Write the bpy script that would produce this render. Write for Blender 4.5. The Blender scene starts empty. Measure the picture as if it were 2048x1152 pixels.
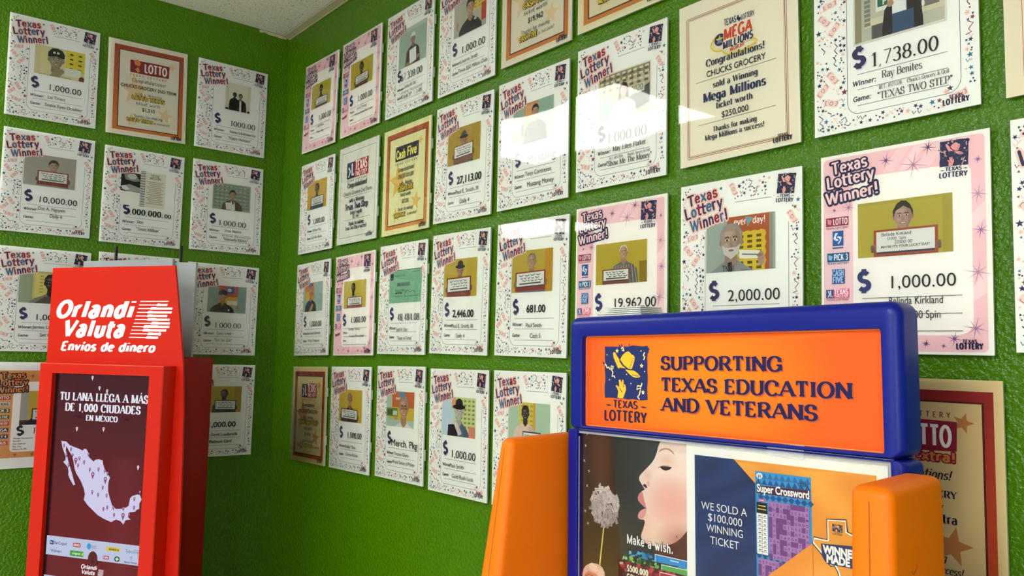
import bpy, bmesh, math, random
from mathutils import Matrix, Vector
from mathutils.geometry import delaunay_2d_cdt

S = bpy.context.scene
COL = S.collection
PI = math.pi

# ------------------------------------------------------------------ camera, world, lights, exposure
FPX = 1601.5
CAM = Vector((2.5814, -1.1047, 1.45))
YAW, PITCH, ROLL = 0.87963, 0.08431, 0.02126
_fw = Vector((-math.sin(YAW) * math.cos(PITCH), math.cos(YAW) * math.cos(PITCH), math.sin(PITCH)))
_rt = Vector((math.cos(YAW), math.sin(YAW), 0))
_up = _rt.cross(_fw)
_r = _rt * math.cos(ROLL) + _up * math.sin(ROLL)
_u = -_rt * math.sin(ROLL) + _up * math.cos(ROLL)
cam_data = bpy.data.cameras.new('camera')
cam_data.sensor_width = 36.0
cam_data.lens = FPX / 2048 * 36.0
cam_data.clip_start = 0.02
cam = bpy.data.objects.new('camera', cam_data)
COL.objects.link(cam)
cam.matrix_world = Matrix(((_r.x, _u.x, -_fw.x, CAM.x), (_r.y, _u.y, -_fw.y, CAM.y), (_r.z, _u.z, -_fw.z, CAM.z), (0, 0, 0, 1)))
S.camera = cam

world = bpy.data.worlds.new('world')
S.world = world
world.use_nodes = True
world.node_tree.nodes['Background'].inputs[0].default_value = (0.8, 0.9, 1.0, 1)
world.node_tree.nodes['Background'].inputs[1].default_value = 0.3

S.view_settings.view_transform = 'Standard'
S.view_settings.look = 'None'
S.view_settings.gamma = 1
S.view_settings.use_curve_mapping = False
S.view_settings.exposure = 0.18
try:
    S.cycles.use_denoising = True
    S.cycles.max_bounces = 8
    S.cycles.transparent_max_bounces = 12
    S.cycles.sample_clamp_indirect = 6
except Exception:
    pass

LAMP = 15.0        # radiance of the fluorescent ceiling panels
DAY = 3.0          # radiance of the unseen fill windows added in the shop front
CEIL = 2.53        # ceiling height
# ceiling light panels: (x0, y0, x1, y1); 2 ft by 4 ft lay-in troffers
TROFFERS = [(-0.75, -1.785, 0.47, -1.175), (-3.19, -1.785, -1.97, -1.175),
            (-3.19, -3.61, -1.97, -3.0), (1.8, -2.5, 3.02, -1.89), (1.6, -3.25, 2.82, -2.64), (1.5, -4.4, 2.72, -3.79), (1.5, -5.6, 2.72, -4.99)]  # row running back from the camera is unseen, added to fill the left wall

# ------------------------------------------------------------------ colour and material helpers
def lin(c):
    return c / 12.92 if c <= 0.04045 else ((c + 0.055) / 1.055) ** 2.4
def hexc(h):
    if not isinstance(h, str):
        return h
    h = h.lstrip('#')
    return tuple(lin(int(h[i:i + 2], 16) / 255) for i in (0, 2, 4)) + (1.0,)
def mixc(a, b, t):
    a, b = hexc(a), hexc(b)
    return tuple(a[i] * (1 - t) + b[i] * t for i in range(3)) + (1.0,)

def new_mat(name):
    m = bpy.data.materials.new(name)
    m.use_nodes = True
    nt = m.node_tree
    return m, nt, nt.nodes['Principled BSDF']
def simple(name, col, rough=0.5, spec=0.5, metal=0.0, bump=0.0, bscale=300.0, var=0.0):
    m, nt, p = new_mat(name)
    p.inputs['Base Color'].default_value = hexc(col)
    p.inputs['Roughness'].default_value = rough
    p.inputs['Specular IOR Level'].default_value = spec
    p.inputs['Metallic'].default_value = metal
    tc = nt.nodes.new('ShaderNodeTexCoord')
    nz = nt.nodes.new('ShaderNodeTexNoise')
    nz.inputs['Scale'].default_value = bscale
    nz.inputs['Detail'].default_value = 3
    nt.links.new(tc.outputs['Object'], nz.inputs['Vector'])
    if bump:
        b = nt.nodes.new('ShaderNodeBump')
        b.inputs['Strength'].default_value = bump
        b.inputs['Distance'].default_value = 0.001
        nt.links.new(nz.outputs['Fac'], b.inputs['Height'])
        nt.links.new(b.outputs['Normal'], p.inputs['Normal'])
    if var:
        mx = nt.nodes.new('ShaderNodeMix')
        mx.data_type = 'RGBA'
        c = hexc(col)
        mx.inputs[6].default_value = tuple(v * (1 - var) for v in c[:3]) + (1,)
        mx.inputs[7].default_value = tuple(min(1, v * (1 + var)) for v in c[:3]) + (1,)
        n2 = nt.nodes.new('ShaderNodeTexNoise')
        n2.inputs['Scale'].default_value = 9
        nt.links.new(tc.outputs['Object'], n2.inputs['Vector'])
        nt.links.new(n2.outputs['Fac'], mx.inputs[0])
        nt.links.new(mx.outputs[2], p.inputs['Base Color'])
    return m

def ink_material(name, rough, spec, emit=0.0, coat=0.0):
    m, nt, p = new_mat(name)
    a = nt.nodes.new('ShaderNodeAttribute')
    a.attribute_name = 'ink'
    if emit:
        p.inputs['Base Color'].default_value = (0.004, 0.004, 0.004, 1)
        nt.links.new(a.outputs['Color'], p.inputs['Emission Color'])
        p.inputs['Emission Strength'].default_value = emit
    else:
        nt.links.new(a.outputs['Color'], p.inputs['Base Color'])
    p.inputs['Roughness'].default_value = rough
    p.inputs['Specular IOR Level'].default_value = spec
    if coat:
        p.inputs['Coat Weight'].default_value = coat
        p.inputs['Coat Roughness'].default_value = 0.05
    return m

def wall_material(name, col):
    m, nt, p = new_mat(name)
    tc = nt.nodes.new('ShaderNodeTexCoord')
    n1 = nt.nodes.new('ShaderNodeTexNoise'); n1.inputs['Scale'].default_value = 150; n1.inputs['Detail'].default_value = 2
    n1.inputs['Distortion'].default_value = 0.15
    n2 = nt.nodes.new('ShaderNodeTexNoise'); n2.inputs['Scale'].default_value = 4; n2.inputs['Detail'].default_value = 4
    for n in (n1, n2):
        nt.links.new(tc.outputs['Object'], n.inputs['Vector'])
    ramp = nt.nodes.new('ShaderNodeValToRGB')
    ramp.color_ramp.elements[0].position = 0.38; ramp.color_ramp.elements[1].position = 0.66
    nt.links.new(n1.outputs['Fac'], ramp.inputs[0])
    b = nt.nodes.new('ShaderNodeBump'); b.inputs['Strength'].default_value = 0.6; b.inputs['Distance'].default_value = 0.0018
    nt.links.new(ramp.outputs[0], b.inputs['Height'])
    nt.links.new(b.outputs['Normal'], p.inputs['Normal'])
    mx = nt.nodes.new('ShaderNodeMix'); mx.data_type = 'RGBA'
    c = hexc(col)
    mx.inputs[6].default_value = tuple(v * 0.93 for v in c[:3]) + (1,)
    mx.inputs[7].default_value = tuple(v * 1.07 for v in c[:3]) + (1,)
    nt.links.new(n2.outputs['Fac'], mx.inputs[0])
    nt.links.new(mx.outputs[2], p.inputs['Base Color'])
    p.inputs['Roughness'].default_value = 0.27
    p.inputs['Specular IOR Level'].default_value = 0.32
    return m

def ceiling_material():
    m, nt, p = new_mat('ceiling_tile')
    tc = nt.nodes.new('ShaderNodeTexCoord')
    mp = nt.nodes.new('ShaderNodeMapping'); mp.inputs['Scale'].default_value = (1.0, 2.6, 1)
    mp.inputs['Rotation'].default_value = (0, 0, 0.5)
    nt.links.new(tc.outputs['Object'], mp.inputs['Vector'])
    n1 = nt.nodes.new('ShaderNodeTexNoise'); n1.inputs['Scale'].default_value = 75; n1.inputs['Detail'].default_value = 3
    n1.inputs['Distortion'].default_value = 1.2
    n2 = nt.nodes.new('ShaderNodeTexNoise'); n2.inputs['Scale'].default_value = 330; n2.inputs['Detail'].default_value = 1
    nt.links.new(mp.outputs[0], n1.inputs['Vector']); nt.links.new(tc.outputs['Object'], n2.inputs['Vector'])
    r1 = nt.nodes.new('ShaderNodeValToRGB'); r1.color_ramp.elements[0].position = 0.29; r1.color_ramp.elements[1].position = 0.36
    r2 = nt.nodes.new('ShaderNodeValToRGB'); r2.color_ramp.elements[0].position = 0.28; r2.color_ramp.elements[1].position = 0.42
    nt.links.new(n1.outputs['Fac'], r1.inputs[0]); nt.links.new(n2.outputs['Fac'], r2.inputs[0])
    mul = nt.nodes.new('ShaderNodeMix'); mul.data_type = 'RGBA'; mul.blend_type = 'MULTIPLY'; mul.inputs[0].default_value = 1
    nt.links.new(r1.outputs[0], mul.inputs[6]); nt.links.new(r2.outputs[0], mul.inputs[7])
    mx = nt.nodes.new('ShaderNodeMix'); mx.data_type = 'RGBA'
    mx.inputs[6].default_value = hexc('#7d7562'); mx.inputs[7].default_value = hexc('#d8d4c4')
    nt.links.new(mul.outputs[2], mx.inputs[0])
    nt.links.new(mx.outputs[2], p.inputs['Base Color'])
    b = nt.nodes.new('ShaderNodeBump'); b.inputs['Strength'].default_value = 0.5; b.inputs['Distance'].default_value = 0.002
    nt.links.new(mul.outputs[2], b.inputs['Height']); nt.links.new(b.outputs['Normal'], p.inputs['Normal'])
    p.inputs['Roughness'].default_value = 0.9
    return m

def film_material(name, gain, rough, tint='#ffffff', wav=0.0, wscale=6.0):
    """clear plastic film: lets the sheet behind show and mirrors the lamps by Fresnel"""
    m, nt, p = new_mat(name)
    nt.nodes.remove(p)
    out = nt.nodes['Material Output']
    tr = nt.nodes.new('ShaderNodeBsdfTransparent'); tr.inputs[0].default_value = hexc(tint)
    gl = nt.nodes.new('ShaderNodeBsdfGlossy'); gl.inputs['Roughness'].default_value = rough
    fr = nt.nodes.new('ShaderNodeFresnel'); fr.inputs['IOR'].default_value = 1.5
    ml = nt.nodes.new('ShaderNodeMath'); ml.operation = 'MULTIPLY'; ml.inputs[1].default_value = gain; ml.use_clamp = True
    mx = nt.nodes.new('ShaderNodeMixShader')
    nt.links.new(fr.outputs[0], ml.inputs[0]); nt.links.new(ml.outputs[0], mx.inputs[0])
    nt.links.new(tr.outputs[0], mx.inputs[1]); nt.links.new(gl.outputs[0], mx.inputs[2])
    if wav:
        tc = nt.nodes.new('ShaderNodeTexCoord')
        oi = nt.nodes.new('ShaderNodeObjectInfo')
        ad = nt.nodes.new('ShaderNodeVectorMath'); ad.operation = 'ADD'
        nt.links.new(tc.outputs['Object'], ad.inputs[0]); nt.links.new(oi.outputs['Location'], ad.inputs[1])
        nz = nt.nodes.new('ShaderNodeTexNoise'); nz.inputs['Scale'].default_value = wscale; nz.inputs['Detail'].default_value = 0
        nt.links.new(ad.outputs[0], nz.inputs['Vector'])
        b = nt.nodes.new('ShaderNodeBump'); b.inputs['Strength'].default_value = 1.0; b.inputs['Distance'].default_value = wav
        nt.links.new(nz.outputs['Fac'], b.inputs['Height']); nt.links.new(b.outputs['Normal'], gl.inputs['Normal'])
    nt.links.new(mx.outputs[0], out.inputs['Surface'])
    return m

def haze_material(name, fac):
    """slightly milky clear plastic"""
    m, nt, p = new_mat(name)
    tr = nt.nodes.new('ShaderNodeBsdfTransparent')
    mx = nt.nodes.new('ShaderNodeMixShader'); mx.inputs[0].default_value = fac
    p.inputs['Base Color'].default_value = hexc('#dcdce4'); p.inputs['Roughness'].default_value = 0.25
    nt.links.new(tr.outputs[0], mx.inputs[1]); nt.links.new(p.outputs[0], mx.inputs[2])
    nt.links.new(mx.outputs[0], nt.nodes['Material Output'].inputs['Surface'])
    return m

def emit_material(name, col, s):
    m, nt, p = new_mat(name)
    p.inputs['Base Color'].default_value = hexc(col)
    p.inputs['Emission Color'].default_value = hexc(col)
    p.inputs['Emission Strength'].default_value = s
    return m

M = dict(
    green=wall_material('green_wall_paint', '#406a00'), beige=wall_material('beige_wall_paint', '#d2d4cc'),
    ceiling=ceiling_material(), floor=simple('floor_tile', '#bcbab0', 0.35, var=0.1),
    angle=simple('ceiling_angle_metal', '#b5aa8c', 0.5, 0.4, bump=0.2, var=0.15),
    ink=ink_material('printed_paper', 0.55, 0.25), screen=ink_material('lit_screen', 0.06, 0.22, emit=0.85),
    vinyl=ink_material('vinyl_print', 0.45, 0.2),
    paper=simple('white_card', '#dcdcd6', 0.6, 0.3), clear_edge=simple('clear_plastic_edge', '#9aa596', 0.25, 0.6),
    film=film_material('clear_sleeve', 1.0, 0.025, wav=0.0012, wscale=6.0),
    cover=film_material('clear_cover', 1.2, 0.06),
    tape=haze_material('clear_tape', .38),
    lamp=emit_material('lamp_diffuser', '#fbfff2', LAMP), day=emit_material('fill_window_glow', '#eef4ff', DAY), fill_glow=emit_material('fill_side_window_glow', '#eef4ff', 6.5),  # both window glows are added fill light, the side one stronger
    lampframe=simple('lamp_frame_white', '#e8e6de', 0.4), 
    red=simple('red_powder_coat', '#b41602', 0.42, 0.22, bump=0.05, bscale=900), red_shaded=simple('red_painted_shade', '#740602', 0.45, 0.15),  # cabinet side red is the kiosk red with shade painted in
    grey=simple('grey_metal', '#8f9398', 0.5, 0.4, bump=0.1, var=0.08), black=simple('black_plastic', '#0c0c0e', 0.4),
    blue=simple('blue_plastic', '#03157c', 0.36, 0.28, bump=0.12, bscale=700), orange=simple('orange_plastic', '#e26c00', 0.45, 0.22, bump=0.15, bscale=600, var=0.04),
    clear=simple('clear_acrylic_edge', '#c6cbc6', 0.2, 0.6), seam=simple('seam_groove', '#9a4c08', 0.6),
)

# ------------------------------------------------------------------ object helpers
def link(o, parent=None):
    COL.objects.link(o)
    if parent is not None:
        o.parent = parent
    return o
def mesh_obj(name, me, mat=None, parent=None):
    if mat is not None and not me.materials:
        me.materials.append(mat)
    return link(bpy.data.objects.new(name, me), parent)
def tag(o, label=None, cat=None, group=None, kind=None):
    for k, v in (('label', label), ('category', cat), ('group', group), ('kind', kind)):
        if v:
            o[k] = v
    return o
def empty(name, mat4):
    o = bpy.data.objects.new(name, None)
    o.empty_display_size = 0.05
    link(o)
    o.matrix_world = mat4
    return o
def box_bm(bm, x0, y0, z0, x1, y1, z1, off=None):
    vs = [bm.verts.new((x, y, z)) for z in (z0, z1) for y in (y0, y1) for x in (x0, x1)]
    for f in ((0, 2, 3, 1), (4, 5, 7, 6), (0, 1, 5, 4), (2, 6, 7, 3), (0, 4, 6, 2), (1, 3, 7, 5)):
        bm.faces.new([vs[i] for i in f])
    return vs
def bm_mesh(bm, name, smooth=False):
    bmesh.ops.recalc_face_normals(bm, faces=bm.faces[:])
    me = bpy.data.meshes.new(name)
    bm.to_mesh(me); bm.free()
    if smooth:
        for p in me.polygons:
            p.use_smooth = True
    return me
def box(name, x0, y0, z0, x1, y1, z1, mat, parent=None, bevel=0.0, seg=3):
    bm = bmesh.new()
    box_bm(bm, x0, y0, z0, x1, y1, z1)
    if bevel:
        bmesh.ops.bevel(bm, geom=bm.edges[:], offset=bevel, segments=seg, profile=0.5, affect='EDGES')
    o = mesh_obj(name, bm_mesh(bm, name), mat, parent)
    if bevel:
        smooth_by_angle(o)
    return o
def smooth_by_angle(o, deg=40):
    me = o.data
    bm = bmesh.new(); bm.from_mesh(me)
    for f in bm.faces:
        f.smooth = True
    for e in bm.edges:
        e.smooth = len(e.link_faces) == 2 and e.calc_face_angle(0) < math.radians(deg)
    bm.to_mesh(me); bm.free()
def hull(name, pts8, mat, parent=None, bevel=0.0, seg=4):
    """eight corners: bottom four then top four, each ring in order"""
    bm = bmesh.new()
    v = [bm.verts.new(p) for p in pts8]
    for f in ((3, 2, 1, 0), (4, 5, 6, 7), (0, 1, 5, 4), (1, 2, 6, 5), (2, 3, 7, 6), (3, 0, 4, 7)):
        bm.faces.new([v[i] for i in f])
    bmesh.ops.recalc_face_normals(bm, faces=bm.faces[:])
    if bevel:
        bmesh.ops.bevel(bm, geom=bm.edges[:], offset=bevel, segments=seg, profile=0.5, affect='EDGES')
    o = mesh_obj(name, bm_mesh(bm, name), mat, parent)
    smooth_by_angle(o, 50)
    return o
def prism(name, pts, z0, z1, mat, parent=None):
    bm = bmesh.new()
    a = [bm.verts.new((x, y, z0)) for x, y in pts]
    b = [bm.verts.new((x, y, z1)) for x, y in pts]
    n = len(pts)
    bm.faces.new(a[::-1]); bm.faces.new(b)
    for i in range(n):
        bm.faces.new([a[i], a[(i + 1) % n], b[(i + 1) % n], b[i]])
    return mesh_obj(name, bm_mesh(bm, name), mat, parent)
def rrect(x0, y0, x1, y1, r, n=6):
    pts = []
    for cx, cy, a0 in ((x1 - r, y1 - r, 0), (x0 + r, y1 - r, 90), (x0 + r, y0 + r, 180), (x1 - r, y0 + r, 270)):
        for k in range(n + 1):
            a = math.radians(a0 + 90 * k / n)
            pts.append((cx + r * math.cos(a), cy + r * math.sin(a)))
    return pts
# ------------------------------------------------------------------ lettering
_glyph = {}
def _text_mesh(body, off):
    cu = bpy.data.curves.new('lettering_source', 'FONT')
    cu.body = body; cu.size = 1.0; cu.resolution_u = 4; cu.offset = off
    cu.fill_mode = 'FRONT'
    o = bpy.data.objects.new('lettering_source', cu)
    COL.objects.link(o)
    dg = bpy.context.evaluated_depsgraph_get()
    ev = o.evaluated_get(dg)
    me = ev.to_mesh()
    vs = [(v.co.x, v.co.y) for v in me.vertices]
    fs = [tuple(p.vertices) for p in me.polygons]
    ev.to_mesh_clear()
    bpy.data.objects.remove(o); bpy.data.curves.remove(cu)
    return vs, fs
def _ext(vs):
    return (min(v[0] for v in vs), max(v[0] for v in vs)) if vs else (0, 0)
_CAPH = None
def glyph(c, off):
    global _CAPH
    if _CAPH is None:
        vs, _ = _text_mesh('H', 0)
        _CAPH = max(v[1] for v in vs)
        a = _ext(_text_mesh('||', 0)[0]); glyph.bar = a[1] - a[0]
    k = (c, off)
    if k not in _glyph:
        vs, fs = ([], []) if c == ' ' else _text_mesh(c, off)
        a = _ext(_text_mesh('|' + c + '|', 0)[0])
        adv = (a[1] - a[0]) - glyph.bar
        s = 1 / _CAPH
        _glyph[k] = ([(x * s, y * s) for x, y in vs], fs, adv * s)
    return _glyph[k]

# a skeleton alphabet drawn with a pen: cap height 1, x-height .68; tuples of six are arcs (cx, cy, rx, ry, a0, a1)
SK = {
'A': (.8, [[(0, 0), (.4, 1)], [(.4, 1), (.8, 0)], [(.16, .34), (.64, .34)]]),
'B': (.68, [[(.1, 0), (.1, 1)], [(.1, 1), (.36, .76, .24, .24, 90, -90), (.1, .52)], [(.1, .52), (.38, .26, .28, .26, 90, -90), (.1, 0)]]),
'C': (.78, [[(.42, .5, .38, .5, 42, 318)], [(.71, .62), (.71, .92)]]),
'D': (.8, [[(.1, 0), (.1, 1)], [(.1, 1), (.34, .5, .42, .5, 90, -90), (.1, 0)]]),
'E': (.66, [[(.1, 0), (.1, 1)], [(.1, 1), (.6, 1)], [(.1, .52), (.46, .52)], [(.1, 0), (.62, 0)]]),
'F': (.62, [[(.1, 0), (.1, 1)], [(.1, 1), (.6, 1)], [(.1, .5), (.46, .5)]]),
'G': (.84, [[(.42, .5, .38, .5, 42, 330)], [(.75, .42), (.75, .04)], [(.52, .42), (.86, .42)], [(.71, .64), (.71, .92)]]),
'H': (.8, [[(.1, 0), (.1, 1)], [(.7, 0), (.7, 1)], [(.1, .52), (.7, .52)]]),
'I': (.3, [[(.15, 0), (.15, 1)]]),
'J': (.5, [[(.36, 1), (.36, .22), (.2, .22, .16, .22, 0, -160)]]),
'K': (.74, [[(.1, 0), (.1, 1)], [(.1, .36), (.64, 1)], [(.3, .58), (.7, 0)]]),
'L': (.6, [[(.1, 0), (.1, 1)], [(.1, 0), (.58, 0)]]),
'M': (1.0, [[(.1, 0), (.1, 1)], [(.1, 1), (.5, .05)], [(.5, .05), (.9, 1)], [(.9, 1), (.9, 0)]]),
'N': (.84, [[(.1, 0), (.1, 1)], [(.1, 1), (.74, 0)], [(.74, 0), (.74, 1)]]),
'O': (.86, [[(.43, .5, .38, .5, 0, 360)]]),
'P': (.66, [[(.1, 0), (.1, 1)], [(.1, 1), (.34, .73, .27, .27, 90, -90), (.1, .46)]]),
'Q': (.86, [[(.43, .5, .38, .5, 0, 360)], [(.5, .22), (.82, -.12)]]),
'R': (.74, [[(.1, 0), (.1, 1)], [(.1, 1), (.36, .74, .27, .26, 90, -90), (.1, .48)], [(.38, .48), (.7, 0)]]),
'S': (.64, [[(.33, .745, .25, .255, 35, 270), (.32, .25, .28, .245, 88, -145)], [(.54, .7), (.54, .95)], [(.06, .3), (.06, .05)]]),
'T': (.74, [[(.37, 0), (.37, 1)], [(.02, 1), (.72, 1)]]),
'U': (.8, [[(.1, 1), (.1, .3), (.4, .3, .3, .3, 180, 360), (.7, 1)]]),
'V': (.8, [[(.02, 1), (.4, 0)], [(.4, 0), (.78, 1)]]),
'W': (1.1, [[(.02, 1), (.3, 0)], [(.3, 0), (.55, .95)], [(.55, .95), (.8, 0)], [(.8, 0), (1.08, 1)]]),
'X': (.76, [[(.05, 1), (.7, 0)], [(.05, 0), (.7, 1)]]),
'Y': (.76, [[(.03, 1), (.38, .45)], [(.38, .45), (.73, 1)], [(.38, .45), (.38, 0)]]),
'Z': (.7, [[(.06, 1), (.62, 1)], [(.62, 1), (.05, 0)], [(.05, 0), (.64, 0)]]),
'a': (.58, [[(.26, .47, .2, .21, 150, 0), (.46, .0)], [(.26, .2, .2, .2, 0, 360)]]),
'b': (.62, [[(.1, 1), (.1, 0)], [(.33, .34, .23, .34, 0, 360)]]),
'c': (.54, [[(.3, .34, .24, .34, 45, 315)]]),
'd': (.62, [[(.52, 1), (.52, 0)], [(.29, .34, .23, .34, 0, 360)]]),
'e': (.58, [[(.07, .37), (.52, .37)], [(.3, .34, .24, .34, 8, 318)]]),
'f': (.38, [[(.34, .8, .17, .2, 60, 180), (.17, 0)], [(.0, .66), (.34, .66)]]),
'g': (.6, [[(.28, .36, .22, .32, 0, 360)], [(.5, .68), (.5, -.06), (.28, -.06, .22, .24, 0, -160)]]),
'h': (.62, [[(.1, 1), (.1, 0)], [(.31, .42, .21, .26, 180, 0), (.52, 0)]]),
'i': (.26, [[(.13, .68), (.13, 0)], [(.13, .91), (.13, 1.0)]]),
'j': (.28, [[(.16, .68), (.16, -.1), (.02, -.1, .14, .18, 0, -120)], [(.16, .91), (.16, 1.0)]]),
'k': (.58, [[(.1, 1), (.1, 0)], [(.1, .24), (.48, .68)], [(.24, .4), (.54, 0)]]),
'l': (.26, [[(.13, 1), (.13, 0)]]),
'm': (.94, [[(.1, .68), (.1, 0)], [(.285, .44, .185, .24, 180, 0), (.47, 0)], [(.655, .44, .185, .24, 180, 0), (.84, 0)]]),
'n': (.62, [[(.1, .68), (.1, 0)], [(.31, .42, .21, .26, 180, 0), (.52, 0)]]),
'o': (.6, [[(.3, .34, .24, .34, 0, 360)]]),
'p': (.62, [[(.1, .68), (.1, -.3)], [(.33, .34, .23, .34, 0, 360)]]),
'q': (.62, [[(.52, .68), (.52, -.3)], [(.29, .34, .23, .34, 0, 360)]]),
'r': (.42, [[(.1, .68), (.1, 0)], [(.3, .42, .2, .26, 180, 60)]]),
's': (.48, [[(.25, .505, .18, .175, 30, 270), (.24, .17, .2, .17, 85, -150)]]),
't': (.38, [[(.15, .95), (.15, .16), (.29, .16, .14, .16, 180, 300)], [(-.05, .68), (.43, .68)]]),
'u': (.62, [[(.1, .68), (.1, .24), (.31, .24, .21, .24, 180, 360), (.52, .68)], [(.52, .68), (.52, 0)]]),
'v': (.56, [[(.03, .68), (.28, 0)], [(.28, 0), (.53, .68)]]),
'w': (.84, [[(.03, .68), (.23, 0)], [(.23, 0), (.42, .62)], [(.42, .62), (.61, 0)], [(.61, 0), (.81, .68)]]),
'x': (.56, [[(.04, .68), (.52, 0)], [(.04, 0), (.52, .68)]]),
'y': (.56, [[(.03, .68), (.28, .02)], [(.53, .68), (.18, -.3)]]),
'z': (.52, [[(.05, .68), (.46, .68)], [(.46, .68), (.04, 0)], [(.04, 0), (.48, 0)]]),
'0': (.66, [[(.33, .5, .26, .5, 0, 360)]]), '1': (.5, [[(.3, 0), (.3, 1)], [(.3, 1), (.1, .82)]]),
'2': (.64, [[(.31, .72, .24, .28, 165, -35), (.06, 0)], [(.06, 0), (.6, 0)]]),
'3': (.62, [[(.29, .76, .22, .24, 150, -90)], [(.29, .27, .25, .27, 90, -150)]]),
'4': (.68, [[(.46, 0), (.46, 1)], [(.46, 1), (.04, .3)], [(.04, .3), (.64, .3)]]),
'5': (.62, [[(.54, 1), (.14, 1)], [(.14, 1), (.1, .55)], [(.28, .31, .27, .31, 125, -150)]]),
'6': (.64, [[(.32, .31, .25, .31, 0, 360)], [(.52, .96), (.42, .35, .35, .6, 110, 185)]]),
'7': (.6, [[(.05, 1), (.56, 1)], [(.56, 1), (.22, 0)]]),
'8': (.64, [[(.32, .75, .21, .25, 0, 360)], [(.32, .26, .25, .26, 0, 360)]]),
'9': (.64, [[(.32, .69, .25, .31, 0, 360)], [(.12, .04), (.22, .65, .35, .6, -70, 5)]]),
'.': (.26, [[(.12, .0), (.12, .12)]]), ',': (.26, [[(.14, .06), (.08, -.16)]]), '!': (.3, [[(.15, 1), (.15, .3)], [(.15, .0), (.15, .12)]]),
'$': (.66, [[(.33, .72, .23, .22, 35, 270), (.32, .27, .26, .22, 88, -145)], [(.33, 1.14), (.33, .92)], [(.32, .08), (.32, -.14)]]),
"'": (.2, [[(.1, 1), (.1, .76)]]), '"': (.36, [[(.1, 1), (.08, .76)], [(.26, 1), (.24, .76)]]), ':': (.26, [[(.13, 0), (.13, .06)], [(.13, .58), (.13, .64)]]),
'#': (.7, [[(.2, 0), (.3, 1)], [(.42, 0), (.52, 1)], [(.05, .36), (.66, .36)], [(.07, .66), (.68, .66)]]),
'&': (.8, [[(.7, .0), (.2, .7)], [(.34, .8, .16, .2, 190, -30), (.12, .35)], [(.33, .24, .26, .24, 130, 330), (.72, .5)]]),
'-': (.4, [[(.06, .36), (.34, .36)]]), ' ': (.36, []),
}
_ACC = {'Á': 'A', 'É': 'E', 'í': 'i', 'á': 'a'}
def _samples(st):
    pts, flat = [], []
    for t in st:
        if len(t) == 2:
            pts.append(t)
        else:
            cx, cy, rx, ry, a0, a1 = t
            n = max(5, int(abs(a1 - a0) / 16))
            for k in range(n + 1):
                a = math.radians(a0 + (a1 - a0) * k / n)
                pts.append((cx + rx * math.cos(a), cy + ry * math.sin(a)))
    out = [pts[0]]
    for p in pts[1:]:
        if abs(p[0] - out[-1][0]) + abs(p[1] - out[-1][1]) > 1e-5:
            out.append(p)
    return out
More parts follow.
